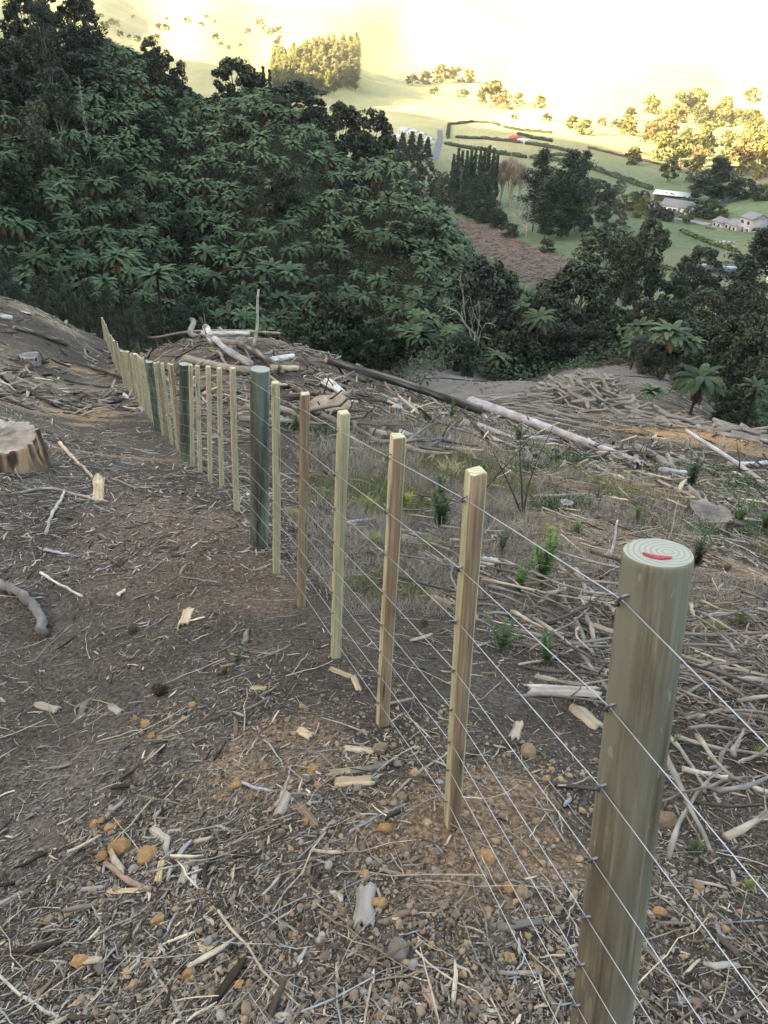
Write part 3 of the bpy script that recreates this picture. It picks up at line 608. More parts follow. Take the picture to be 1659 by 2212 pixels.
# the dark trees of the left hillside and its ridge
G='trees on the forested hillside'
for kind,u,v,d,w,lab in [
 ('dark',135,-40,140,130,'large dark tree against the bright far hills at the very top of the slope'),
 ('dark',45,-30,128,110,'dark tree in the upper left corner of the forest'),
 ('kanuka',80,10,122,70,'pale grey tall pointed tree near the upper left corner'),
 ('dark',20,95,118,110,'dark rounded tree at the left edge below the corner trees'),
 ('dark',70,80,126,90,'dusky tree between the corner tree and the brownish tree'),
 ('kanuka',112,150,114,105,'broad brownish grey feathery tree high on the left'),
 ('olive',72,222,108,85,'brown tinged bushy tree below the grey feathery tree'),
 ('dark',175,120,132,130,'wide dark domed tree right of the grey feathery tree'),
 ('dark',235,150,140,95,'dark tree beside the wide domed tree, towards the ferns'),
 ('dark',160,60,138,90,'dark tree under the topmost tree of the slope'),
 ('bush',15,350,96,90,'dusky shrub at the left edge halfway up the forest'),
 ('dark',350,108,150,90,'dusky green tree rising above ferns near the left ridge'),
 ('dark',322,82,160,45,'small dark tree on the left skyline'),
 ('bush',243,345,112,60,'small dark pointed shrub amid the lower ferns'),
 ('bush',392,460,112,58,'small dark domed shrub amid the middle ferns'),
 ('dark',505,132,170,110,'dark tree on the skyline left of the domed ridge tree'),
 ('dark',548,160,172,80,'dark tree leaning out on the ridge skyline'),
 ('dark',628,178,172,150,'great domed dark tree on the ridge skyline'),
 ('kanuka',594,222,160,38,'narrow grey green tree in front of the domed ridge tree'),
 ('dark',682,240,172,80,'dark tree filling the dip right of the domed ridge tree'),
 ('dark',740,228,168,100,'dark tree with three knobs on the lower ridge'),
 ('dark',806,240,168,100,'dark knobbly tree at the right end of the ridge'),
 ('bush',775,290,160,100,'dark shrub under the two knobbly ridge trees'),
 ('bush',838,300,166,55,'dark shrub at the tip of the ridge'),
 ('olive',898,334,205,40,'olive yellow tree just beyond the ridge tip'),
 ('olive',926,352,200,60,'brown grey tree just beyond the ridge tip'),
 ('olive',955,375,196,55,'grey brown tree above the bare slip'),
 ('conifer',568,145,190,26,'small pointed conifer on the ridge skyline'),
 ('conifer',582,152,190,22,'small pointed conifer beside its twin on the ridge skyline'),
 ('bush',712,648,92,160,'large round dark shrub behind the clearing'),
 ('bush',822,690,95,85,'dark green shrub right of the large round shrub'),
 ('bush',630,700,88,90,'dark shrub left of the large round shrub'),
 ('bush',885,715,97,70,'dark low shrub behind the old fence'),
 ('dark',1262,576,116,180,'large rounded dark tree at the head of the gully'),
 ('dark',1185,640,108,120,'dark tree left of the large rounded gully tree'),
 ('dark',1150,700,102,100,'dark shrubby tree behind the old fence by the gully'),
 ('bush',1095,720,101,80,'dark shrub behind the old fence right of the pale bare tree'),
 ('pole',1322,488,130,130,'tall tree with knobbly crown and pale trunks above the gully'),
 ('pole',1413,478,128,95,'tallest slim tree with pale trunks right of the gully'),
 ('pole',1368,520,124,80,'slim tree between the two tall pale trunked trees'),
 ('dark',1225,705,104,90,'dark shrubby tree at the mouth of the gully'),('bush',1462,655,112,100,'dark shrub below the pond tree'),('dark',1530,630,118,110,'dark tree above the fern mass at the right'),('dark',1600,610,135,80,'dark tree between pond pine and ferns'),('bush',1420,740,86,70,'dark shrub close behind the twiggy young tree'),
 ('dark',1522,538,142,100,'dark rounded tree left of the pond'),
 ('bush',1470,600,136,80,'dark tree left of and below the pond'),
 ('pine',1655,495,165,150,'large dark pine at the right edge beside the pond'),
 ('conifer',1622,565,150,85,'brownish conifer below the dark pine at the right edge'),
 ('column',1645,632,120,80,'pale green bushy tree at the right edge'),
 ('bush',1580,690,92,120,'dark shrub among the ferns on the right'),
 ('dark',1500,700,96,110,'dark tree on the right behind the fern clump'),
 ('bush',1440,660,108,90,'dark shrub right of the gully'),
 ('kanuka',1390,725,88,60,'grey green twiggy young tree beside the track'),
 ('kanuka',1478,790,66,55,'twiggy grey shrub left of the big bright fern'),
 ('dark',1640,720,80,110,'dark tree at the right edge above the ferns'),
 ('bush',1600,840,62,90,'dark shrub at the right edge of the clearing'),
]: bytop(kind,u,v,d,w,lab)
for u,v,d,w in [(30,610,62,60),(85,600,60,70),(130,590,64,60),(185,610,68,60),(230,625,72,45),(0,585,66,70),(285,640,78,50),(330,655,82,50),(160,640,58,30),(390,665,84,50)]:
    bytop('kanuka',u,v,d,w,'thin stemmed grey green young tree on the forest edge at the upper left','young trees along the forest edge',hmin=5)
bytop('snagtree',1040,585,99,135,'bare pale grey branching tree in front of the dark forest',var=0)
bytop('dark',1055,560,106,150,'soft dark tree right behind the bare pale branching tree')
bytop('deadpine',168,155,112,14,'bare pale snag standing in the upper left forest')
for i in range(7): bytop('dark',374+i*20,104+i*8,215,50,'conifer in the row just beyond the left ridge','row of conifers beyond the ridge',hmin=6,hmax=15)

for i,(u,v,d,w) in enumerate([(1335,668,114,80),(1395,650,116,76),(1290,700,106,66),(1300,640,122,70)]): bytop('bush',u,v,d,w,'dark shrub in the gully below the pale trunked trees','gully shrubs')
_n=0
while _n<30:
    x=random.uniform(-75,20); y=random.uniform(75,200)
    if not in_poly(np.array(x),np.array(y),FORW) or any(math.hypot(x-a,y-b)<r+1.5 for a,b,r in OCC): continue
    z=float(gz(x,y)); hh=random.uniform(3.5,7); tree(random.choice(['bush','dark','bush','column']),(x,y,z),hh,hh*random.uniform(.7,1.1),'rounded dark shrub growing among the tree ferns','shrubs among the tree ferns'); _n+=1
# the valley trees
bybase('pine',1150,500,345,85,'dense dark pine, tall, left of the widest valley pine')
bybase('pine',1212,512,352,115,'widest dark pine of the valley clump')
bybase('pine',1240,500,350,70,'layered dark pine at the right of the valley clump')
bybase('pine',1175,520,400,80,'lower dark pine in the middle of the valley clump')
bybase('deadpine',1117,500,405,60,'pale skeleton of a dead pine beside the valley pines')
bybase('deadpine',1135,515,440,44,'small pale dead pine below the valley pines')
for i in range(11): bybase('conifer',972+i*9.2,452-(i%3)*6,338+random.uniform(-4,10)+(0 if 2<i<9 else 6),24,'narrow dark conifer in the close row left of the bare poplars','close row of narrow conifers')
bybase('conifer',1040,478,388,52,'dark pointed conifer in front of the conifer row'); bybase('conifer',1020,470,400,44,'shorter dark conifer in front of the conifer row')
bybase('bush',1052,480,432,60,'round grey green bush below the conifers')
for u,vt,w,va in [(1080,352,50,0),(1100,348,56,2),(1118,360,44,0)]: bybase('bare',u,446,vt,w,'bare brown poplar between the conifer row and the pines','bare poplars in the valley',var=va)
bybase('bare',985,440,362,54,'bare silvery tree at the left of the conifer row',var=1); bybase('bare',1003,445,385,36,'smaller bare silvery tree before the conifer row',var=1)
for i,(u,v,vt,w) in enumerate([(868,345,296,34),(888,345,294,34),(905,346,298,30),(922,348,305,28),(850,345,300,30)]): bybase('conifer',u,v,vt,w,'dark conifer in the shelter clump left of the sealed road','conifers left of the road')
bybase('bush',1287,442,396,66,'dark leafy tree right of the valley pines'); bybase('kanuka',1332,440,397,34,'slim dark tree right of the leafy tree'); bybase('bush',1310,446,415,40,'low dark tree between the leafy and the slim tree')
for i,(u,v,vt,w) in enumerate([(1345,452,425,30),(1365,455,420,34),(1388,462,428,34),(1408,470,440,34),(1335,462,440,30),(1375,470,446,26),(1300,462,440,30),(1265,458,435,40)]): bybase('olive',u,v,vt,w,'grey brown shrub in the hedgerow left of the farm buildings','hedgerow shrubs by the farm')
bybase('pine',1535,440,352,100,'big spreading dark pine behind the farm buildings'); bybase('pine',1500,432,395,38,'small dark pine left of the big farm pine')
bybase('bush',1600,430,392,62,'grey green leafy tree right of the big farm pine'); bybase('bush',1645,432,404,50,'grey green leafy tree at the right edge behind the hill')
bybase('bush',1528,470,436,70,'dark garden tree behind the low farm wings'); bybase('column',1482,482,450,28,'olive green conical tree in front of the grey roofed house',var=1)
bybase('bare',1458,484,448,22,'small pale bare tree before the grey roofed house',var=1); bybase('olive',1214,512,476,30,'grey leafless bush beside the valley pines')
bybase('bush',1228,470,440,26,'small dark tree beside the widest pine'); bybase('olive',1560,478,455,26,'garden shrub beside the low farm wings')
for i,(kd,u,v,vt,w) in enumerate([('olive',1275,520,492,30),('bush',1262,500,470,34),('bush',1420,470,448,34),('olive',1395,500,476,26),('bush',1075,492,462,40),('dark',1000,462,418,44),('bush',1100,512,486,38),('dark',965,440,395,46),('bush',1300,478,448,36),('olive',1340,486,462,30),('dark',1385,452,418,34),('bush',1440,478,456,26),('dark',1255,440,398,40),('bush',1180,545,520,34)]): bybase(kd,u,v,vt,w,'tree of the joined belts in the middle of the valley','trees of the valley belts')
# sunlit trees of the far side
G2='sunlit trees scattered over the far paddocks'
spots=[(u,v,w) for u,v,w in [(890,175,26),(920,172,30),(950,168,40),(980,166,36),(1010,168,30),(938,196,20),(1000,205,24),(1060,222,60),(1085,228,40),(1090,200,18),(1120,215,26),(1165,225,30),(1110,250,14),(1180,255,22),(1235,268,30),(1262,282,36),(1300,262,20),(1330,270,24),(1345,275,30),(1358,282,34),(1365,345,40),(1390,300,20),(1360,250,30),(1420,262,20),(1470,232,46),(1440,250,30),(1415,290,26),(1500,235,30)]]
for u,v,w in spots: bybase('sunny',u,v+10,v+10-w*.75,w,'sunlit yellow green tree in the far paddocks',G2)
rs=random.Random(5)
for i in range(34):
    u=rs.uniform(215,620); v=rs.uniform(35,95)+max(0,u-400)*.12; w=rs.uniform(8,20); bybase('sunny',u,v,v-w*.7,w,'sunlit tree on the far hill above the left ridge','trees on the far hill above the ridge')
for i in range(70):
    u=rs.uniform(1400,1665); v=rs.uniform(225,392); 
    if v>250+(u-1400)*.55+60 and u<1560: continue
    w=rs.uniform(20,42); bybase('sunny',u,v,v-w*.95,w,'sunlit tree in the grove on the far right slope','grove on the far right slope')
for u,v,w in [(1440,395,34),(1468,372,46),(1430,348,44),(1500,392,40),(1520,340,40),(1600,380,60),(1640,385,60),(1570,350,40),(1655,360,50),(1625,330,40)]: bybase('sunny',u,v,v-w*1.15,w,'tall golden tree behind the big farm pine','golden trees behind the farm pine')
# pine plantation block on the far hill, sunlight painted into its needles
bc=[(578,165),(757,112),(778,190),(672,214)]
A_=[hit1(*q) for q in [(590,196),(672,214),(770,190)]]
for i in range(240):
    s_=rs.random(); t_=rs.random()
    ub=590+(772-590)*s_; vb=(200+14*math.sin(s_*3.1))*(1-t_)+(158-46*s_+30*max(0,s_-.85)*4)*t_ -4*s_
    p=hit1(ub,vb)
    if np.isnan(p[0]): continue
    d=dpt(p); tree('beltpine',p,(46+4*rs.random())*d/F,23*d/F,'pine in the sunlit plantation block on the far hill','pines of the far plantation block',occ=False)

# ------------------------------------------------------------------ tree ferns
def fern_mesh(seed,nf=24,droop=1.0,dead=0,segs=19):
    """fern crown of radius about 1: arching fronds, each a folded, toothed blade"""
    rg=np.random.default_rng(seed); mb=MB(); nf=int(nf*1.25)
    for k in range(nf+dead):
        isd=k>=nf; a=k*2.39996+rg.uniform(-.2,.2); q=k/nf
        e0=math.radians(rg.uniform(-75,-60) if isd else (68-58*q+rg.uniform(-8,8))); L=rg.uniform(.95,1.15)*(.75 if isd else 1)
        el=e0-np.linspace(0,1,segs)**1.15*math.radians((25 if isd else 92)*droop+rg.uniform(-12,12)); ds=L/(segs-1)
        x=np.r_[0,np.cumsum(np.cos(el[:-1])*ds)]; z=np.r_[0,np.cumsum(np.sin(el[:-1])*ds)]; t=np.linspace(0,1,segs)
        w=.165*np.clip(np.sin(np.pi*np.clip(t*.93+.05,0,1))**.65,0.02,1)*np.where(np.arange(segs)%2,1.08,.62); w[0]=.02; w[-1]=.012
        tw=rg.uniform(-.3,.3); yaw=a+np.linspace(0,1,segs)*rg.uniform(-.25,.25)
        V=[]
        nx=-np.sin(el); nz=np.cos(el)
        for s_ in (-1,0,1):
            up=-.32*w*abs(s_)+tw*w*s_*.5
            X=x+nx*up; Z=z+nz*up; Y=w*s_*.95
            V.append(np.stack([X*np.cos(yaw)-Y*np.sin(yaw),X*np.sin(yaw)+Y*np.cos(yaw),Z],1))
        V=np.stack(V,1).reshape(-1,3); i=np.arange(segs-1)*3
        c=np.array((.15,.10,.06)) if isd else np.array((.074,.113,.060))*rg.uniform(.78,1.22)*(1+np.array([.18,.06,-.1])*rg.uniform(-1,1))
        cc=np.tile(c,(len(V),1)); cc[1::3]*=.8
        mb.add(V,np.concatenate([np.stack([i,i+1,i+4,i+3],1),np.stack([i+1,i+2,i+5,i+4],1)]),cc)
    return mb
FM=[fern_mesh(100+i,nf=[24,28,20,26,22][i],droop=[1,.9,1.1,.8,1.15][i],dead=[3,0,4,0,5][i]) for i in range(5)]
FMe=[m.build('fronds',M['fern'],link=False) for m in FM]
def ftrunk():
    mb=MB(); z=np.linspace(-.1,1,7); add_tube(mb,np.stack([.03*np.sin(z*3),.02*np.cos(z*4),z],1),[.13,.11,.09,.08,.08,.09,.12],7,(.045,.035,.03)); return mb.build('trunk',M['bark'],link=False,smooth=True)
FT=ftrunk(); FERNS=[]
def fern(p,th,R,label,group,var=None,parts=True):
    r=empty('tree_fern',tuple(map(float,p)),random.uniform(0,6.28)); tag(r,label,'tree fern',group)
    t=link_obj('trunk',FT,r); t.scale=(R*.5,R*.5,th)
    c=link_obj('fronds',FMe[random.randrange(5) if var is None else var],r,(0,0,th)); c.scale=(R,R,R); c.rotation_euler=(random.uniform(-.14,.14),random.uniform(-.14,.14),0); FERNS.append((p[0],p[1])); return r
# singled out ones, placed by where their crown stands
for u,v,d,w,lab in [(1510,822,60,120,'large bright green tree fern by the right end of the dirt track'),(1408,850,58,62,'smaller tree fern left of the large bright one'),(1632,842,62,70,'tree fern at the right edge beyond the track'),
  (1380,712,92,74,'tree fern with drooping fronds right of the gully'),(1448,722,82,90,'broad tree fern with long hanging fronds above the track'),(1490,742,84,70,'tree fern right of the one with long hanging fronds'),
  (1165,690,100,76,'tree fern standing between two dark gully trees'),(942,770,97,52,'low pale green tree fern just behind the old fence'),(1075,775,98,66,'low spreading tree fern at the foot of the pale bare tree'),
  (575,700,80,46,'small bright tree fern behind the leaning pale stick'),(925,690,100,62,'tree fern above the low pale one behind the old fence'),(945,735,98,52,'tree fern directly above the low pale one'),
  (858,740,99,50,'small tree fern right of the dark green shrub'),(250,560,80,75,'tree fern with stacked crown at the lower left forest edge'),(340,600,82,90,'wide drooping tree fern above the far end of the new fence')]:
    p=pt(u,v,d); g0=float(gz(p[0],p[1])); R=w*d/F*.56; th=float(np.clip(p[2]-g0,1.2,9)); fern((p[0],p[1],p[2]-th),th,R,lab,None)
# the mass of the hillside
RGN=[(0,640),(0,215),(90,150),(185,90),(230,60),(330,95),(470,130),(560,200),(700,300),(860,330),(1010,430),(1175,580),(1195,700),(1000,745),(620,740),(300,660)]
RG2=[(1500,680),(1480,625),(1560,615),(1665,660),(1665,900),(1560,860),(1400,800),(1360,720)]
def ncand(n,poly,dmin,lim,lo,hi,th0=3.0):
    got=[]
    xs=RNG.uniform(*lo[0],n); ys=RNG.uniform(*lo[1],n); zs=gz(xs,ys)
    u,v=proj(np.stack([xs,ys,zs+th0],-1)); ok=in_poly(u,v,poly)&in_poly(xs,ys,FORW)
    return xs[ok],ys[ok],zs[ok]
xs,ys,zs=ncand(14000,RGN,0,0,((-110,45),(60,235)),None)
keep=[]
def dens(x,y): return 2.35+2.6*max(0,vnoise(np.array([x/17.]),np.array([y/17.]),77)[0]-.45)
for x,y,z in zip(xs,ys,zs):
    if any(abs(x-a)<6 and abs(y-b)<6 and math.hypot(x-a,y-b)<dens(x,y) for a,b,_ in keep): continue
    if any(math.hypot(x-a,y-b)<r*.72 for a,b,r in OCC): continue
    if any(math.hypot(x-a,y-b)<2.2 for a,b in FERNS[:15]): continue
    keep.append((x,y,z))
# visibility: drop the ones hidden behind the crest or the hill itself
def visible(x,y,z):
    t=np.linspace(.04,.97,60); return bool(np.all(z*t>gz(x*t,y*t)+.1))
keep=[k for k in keep if visible(k[0],k[1],k[2]+3.5)]
keep.sort(key=lambda k:k[0]**2+k[1]**2)
xs,ys,zs=ncand(1500,RG2,0,0,((20,75),(40,140)),None)
k2=[]
for x,y,z in zip(xs,ys,zs):
    if any(math.hypot(x-a,y-b)<3.4 for a,b,_ in k2) or any(math.hypot(x-a,y-b)<r*.6 for a,b,r in OCC) or any(math.hypot(x-a,y-b)<2.8 for a,b in FERNS[:15]): continue
    if visible(x,y,z+4): k2.append((x,y,z))
print('ferns',len(keep),len(k2))
LAB=[('tree fern low on the forest slope, near the clearing','tree ferns low on the slope'),('tree fern halfway up the forested slope','tree ferns halfway up the slope'),('tree fern high on the slope near the skyline','tree ferns near the skyline')]
room=285-len(k2)
near=keep[:room]; far=keep[room:]
for x,y,z in near:
    u,v=proj(np.array([x,y,z+3])); k=0 if v>560 else (1 if v>330 else 2)
    fern((x,y,z),random.uniform(2.0,4.6),random.choice([1,1,.8])*random.uniform(1.5,2.5),LAB[k][0],LAB[k][1])
for x,y,z in k2: fern((x,y,z),random.uniform(2.0,4.2),random.uniform(1.7,2.5),'tree fern in the mass on the slope at the right edge','tree ferns on the right hand slope')
if far:
    mb=MB()
    for q in range(5):
        ff=far[q::5]
        if not ff: continue
        V=np.concatenate(FM[q].V); C=np.concatenate(FM[q].C); k=len(ff)
        R=rotz(RNG.uniform(0,6.28,k))*RNG.uniform(1.7,2.4,k)[:,None,None]; P=np.array(ff)+np.array([0,0,1])*RNG.uniform(2.2,4.2,k)[:,None]
        X=np.einsum('kij,nj->kni',R,V)+P[:,None]; fa=np.concatenate(FM[q].Q)
        mb.add(X.reshape(-1,3),(fa[None]+(np.arange(k)*len(V))[:,None,None]).reshape(-1,4),np.tile(C,(k,1))*np.repeat(RNG.uniform(.75,1.2,k),len(V))[:,None])
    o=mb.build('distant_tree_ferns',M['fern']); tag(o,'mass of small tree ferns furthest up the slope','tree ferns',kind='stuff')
# undergrowth of the forest floor
n=520000
xs=RNG.uniform(-125,110,n); ys=RNG.uniform(40,250,n); ok=in_poly(xs,ys,FORW)
a_=np.array([1-.0*1]); zs=gz(xs,ys); uu,vv=proj(np.stack([xs,ys,zs+2],-1)); ok&=(uu>-160)&(uu<1850)&(vv>-150)&(vv<1000)
xs,ys,zs=xs[ok],ys[ok],zs[ok]
# fade out over the gully and the bare slip
bump=np.clip(vnoise(xs/2.6,ys/2.6,61)*1.3+vnoise(xs/6.5,ys/6.5,62)-.55,0,2)
sh=np.sqrt(RNG.uniform(0,1,len(xs))); H=zs+bump*3.4*sh+RNG.normal(size=len(xs))*.12+.1
pal=np.array([(.046,.070,.040),(.060,.090,.048),(.055,.068,.042),(.038,.055,.036),(.075,.100,.050),(.075,.065,.048)])
pick=(vnoise(xs/5,ys/5,63)*4.5+RNG.uniform(0,1.6,len(xs))).astype(int)%6
mb=MB(); leaves(mb,np.stack([xs,ys,H],1),RNG.uniform(.12,.30,len(xs)),pal[pick]*RNG.uniform(.75,1.25,(len(xs),1)),.8)
o=mb.build('undergrowth',M['under']); tag(o,'dense dark undergrowth between the ferns and trees','undergrowth',kind='stuff')

# ------------------------------------------------------------------ logs and timber
def log_mesh(name,L,r0,r1,style,seed,bend=.01,sides=14,n=12):
    rg=np.random.default_rng(seed); mb=MB(); t=np.linspace(0,1,n); 
    P=np.stack([L*t,L*bend*np.sin(t*np.pi*1.3+seed)+.3*L*bend*np.sin(t*7),L*bend*.4*np.sin(t*5+seed)],1)
    V,Q,T=tube(P,np.linspace(r0,r1,n),sides); m=n*sides
    V[:m]+=(rg.normal(size=(m,3))*.05)*np.repeat(np.linspace(r0,r1,n),sides)[:,None]
    th=np.tile(np.arange(sides)/sides*2*np.pi,n); xx=np.repeat(L*t,sides)
    dark=np.array((.075,.06,.05)); silver=np.array((.44,.43,.46)); white=np.array((.58,.57,.55)); tan=np.array((.36,.24,.15)); grey=np.array((.26,.235,.20))
    nz=vnoise(xx*3/max(L,1)*4+seed*7,th*1.3,seed)*.6+vnoise(xx*9,th*3,seed+1)*.4
    if style=='dark': c=dark*(1+.5*(nz[:,None]-.5)); p=sstep(.60,.68,nz)[:,None]*.75; c=c*(1-p)+(grey*1.1)*p
    elif style=='silver': c=silver*(1+.3*(nz[:,None]-.5)); p=sstep(.52,.70,nz)[:,None]*.55; c=c*(1-p)+tan*p
    elif style=='white': c=white*(1+.2*(nz[:,None]-.5)); p=sstep(.62,.70,nz)[:,None]*.85; c=c*(1-p)+dark*p
    elif style=='grey': c=grey*(1+.8*(nz[:,None]-.5))
    elif style=='pulp': c=np.array((.27,.25,.22))*(1+.7*(nz[:,None]-.5)); p=sstep(.62,.70,nz)[:,None]*.7; c=c*(1-p)+dark*1.6*p
    else: c=np.array((.42,.33,.22))*(1+.6*(nz[:,None]-.5))
    c=np.concatenate([c,[(.42,.34,.24),(.45,.36,.25)]]); mb.add(V,Q,c); mb.extra(T,0); return mb.build(name,M['log'],link=False,smooth=False)
def lay(name,cat,p,q,r0,r1,style,label,group=None,lift0=0,lift1=0,seed=None,bend=.008,stubs=0,exact=False):
    """a log laid from world point p to q, resting on the ground"""
    p=np.array(p,float); q=np.array(q,float); 
    if not exact: p[2]+=r0*.75+lift0; q[2]+=r1*.75+lift1
    d=q-p; L=np.linalg.norm(d); seed=seed if seed is not None else random.randrange(999)
    me=log_mesh(name,L,r0,r1,style,seed,bend); o=link_obj(name,me,None,tuple(p)); o.rotation_mode='QUATERNION'; o.rotation_quaternion=Vector(d).to_track_quat('X','Z'); tag(o,label,cat,group)
    rg=np.random.default_rng(seed+5)
    for k in range(stubs):
        mb=MB(); t=rg.uniform(.1,.9); dr=rg.normal(size=3); dr[0]=abs(dr[0])*.7; dr/=np.linalg.norm(dr); rr=(r0+(r1-r0)*t); b=np.array([L*t,0,0]); add_tube(mb,[b,b+dr*rr*1.6,b+dr*(rr*1.6+rg.uniform(.1,.7))],[rr*.28,rr*.2,rr*.08],5,(.22,.19,.16)); mb.build('branch_stub',M['log'],o,smooth=True)
    return o
def pl(u1,v1,u2,v2,r0px,r1px,style,label,name='log',cat='log',**k):
    a=hit1(u1,v1); b=hit1(u2,v2); t=np.linspace(.05,.95,30); q=a+(b-a)*t[:,None]; up=min(k.pop('cap',.012)*dpt(a),max(0,float((gz(q[:,0],q[:,1])-q[:,2]).max()))*.9)
    a=a.copy(); b=b.copy(); a[2]+=up; b[2]+=up
    return lay(name,cat,a,b,r0px*dpt(a)/F,r1px*dpt(b)/F,style,label,**k)
pl(702,800,1035,905,8.5,9,'dark','long dark barked trunk lying across the clearing with pale patches',name='fallen_trunk',cat='fallen trunk',stubs=3,lift0=.15,lift1=.15)
pl(1018,882,1385,1010,11.5,6.5,'silver','long smooth silver trunk with orange tints pointing down to the right',name='fallen_trunk',cat='fallen trunk',stubs=4,lift0=.1,cap=.08,bend=.002)
pl(706,836,770,876,10,6,'white','white mottled log behind the boulder',stubs=1)
pl(862,944,937,968,10,6,'white','white split log behind the third batten from the front post')
pl(1030,924,1112,952,6,5,'silver','pale peeled log just below the silver trunk',stubs=2)
pl(1054,948,1112,968,6,3,'silver','short silvery log ending in twigs below the peeled log',stubs=3)
pl(1110,950,1200,955,5,4,'silver','pale forked branch touching the silver trunk')
pl(968,872,1003,885,6,5,'dark','short dark log beside the long dark trunk')
pl(1478,960,1640,1050,4,5,'silver','slim grey trunk with its cut tip raised in the air at the right',name='fallen_trunk',cat='fallen trunk',lift0=.5,stubs=5)
pl(1575,1008,1659,1006,6,5,'silver','grey log crossing behind the raised trunk at the right edge')
pl(1428,1024,1478,1026,7,5,'silver','short bluish grey log right of the silver trunk tip')
pl(1150,1078,1262,1073,4,3,'grey','thin grey branch lying among the twigs on the right')
pl(1262,1073,1340,1082,3.5,2,'grey','thinner crooked branch right of the grey branch')
pl(438,738,545,800,7,8,'silver','long grey log reaching out of the left slash heap towards the green post',lift0=.15,lift1=.1,stubs=2)
pl(395,712,560,800,6,6,'grey','long brown grey log under the left slash heap',lift0=.1,stubs=2)
pl(400,790,545,815,9,8,'grey','thick brownish log behind the near battens')
pl(520,768,610,812,8,7,'dark','dark barked log behind the top of the green post',lift0=.2)
pl(585,785,632,775,7,6,'white','white log pointing right above the top of the green post')
pl(452,752,540,748,5,5,'white','pale straight log on top of the left slash heap',lift0=.35,lift1=.3)
pl(590,810,640,800,7,6,'tan','short peeled orange tan log behind the green post',lift0=.1)
pl(330,730,560,742,3,3,'grey','long thin grey pole on the crest behind the battens')
pl(446,736,462,748,8,8,'white','short bleached stub lying on the left slash heap',lift0=.3)
pl(620,835,700,880,6,5,'dark','dark log lying behind the boulder')
pl(730,1140,812,1122,4.5,2.5,'silver','forked bleached branch beside the grass tufts',name='branch',cat='branch',stubs=2)
pl(30,712,145,748,6,5,'dark','dark rotten log on the slope at the upper left')
pl(0,688,25,690,6,5,'white','broken bleached log at the left edge of the slope')
pl(200,775+20,265,812+8,5,4,'dark','dark broken log left of the far battens')
# raised trunk tip, leaning stick, stakes
def stake(u,v,vt,rpx,c,name,label,cat,lean=0,m='stick',du=0):
    a=hit1(u,v); d=dpt(a); h=(v-vt)*d/F*1.15; mb=MB(); z=np.linspace(-.03,1,8); le=du*d/F
    add_tube(mb,np.stack([le*z+.03*h*np.sin(z*5),0*z,z*h],1),np.linspace(rpx,rpx*.55,8)*d/F,6,c); o=mb.build(name,M[m],smooth=True); o.location=tuple(a); tag(o,label,cat); return o
stake(546,752,642,4,(.50,.47,.42),'bare_pole','tall bleached leaning pole standing at the forest edge behind the slash','dead stem',du=22)
stake(1317,1200,1122,3.2,(.55,.56,.66),'marker_stake','thin white stake standing left of the front post','stake',du=2)
stake(1440,1172,1080,2.0,(.34,.33,.30),'sapling_stem','thin grey stem standing behind the top of the front post','dead stem',du=3)
stake(1382,1030,995,1.3,(.45,.43,.38),'sapling_stem','short pale stem at the tip of the silver trunk','dead stem')
stake(937,908,880,5,(.25,.23,.18),'broken_stub','short upright broken stub in front of the long dark trunk','dead stem')
stake(1005,830,855-40,2,(.3,.28,.24),'sapling_stem','small stem left of the dirt track','dead stem')
stake(1185,850,822,1.6,(.36,.32,.27),'sapling_stem','stick poking up from the cut wood heap','dead stem')

def branch_mesh(seed):
    rg=np.random.default_rng(seed); n=9; mb=MB(); col=np.array([(.23,.205,.18),(.15,.13,.11),(.085,.07,.06),(.30,.26,.21),(.19,.185,.18)][seed%5])
    d=np.array([1.0,0,0]); P=[np.zeros(3)]
    for k in range(n-1):
        d=d+rg.normal(size=3)*np.array([.0,.20,.09])*(1.8 if rg.random()<.2 else 1); d/=np.linalg.norm(d); P.append(P[-1]+d/(n-1))
    P=np.array(P); R_=np.linspace(.024,.009,n)*rg.uniform(.7,1.3)*(1+.14*rg.normal(size=n)); V,Q,T=tube(P,R_,7); b=mb.n; c=col*(.6+.8*vnoise(V[:,0]*14,V[:,1]*60+V[:,2]*60,seed))[:,None]; mb.add(V,Q,c); mb.extra(T,b)
    for k in range(rg.integers(1,5)):
        i=rg.integers(2,n-1); q=P[i]; e=rg.normal(size=3)*np.array([.5,1,.5])+np.array([.6,0,.25]); e/=np.linalg.norm(e); l=rg.uniform(.06,.3); m_=q+e*l*.5+rg.normal(size=3)*l*.08; add_tube(mb,[q,m_,q+e*l+rg.normal(size=3)*l*.15],[.010,.007,.003],5,col*rg.uniform(.7,1.2))
    return mb.build('branch',M['stick'],link=False,smooth=False)
BRM=[branch_mesh(i) for i in range(950,962)]
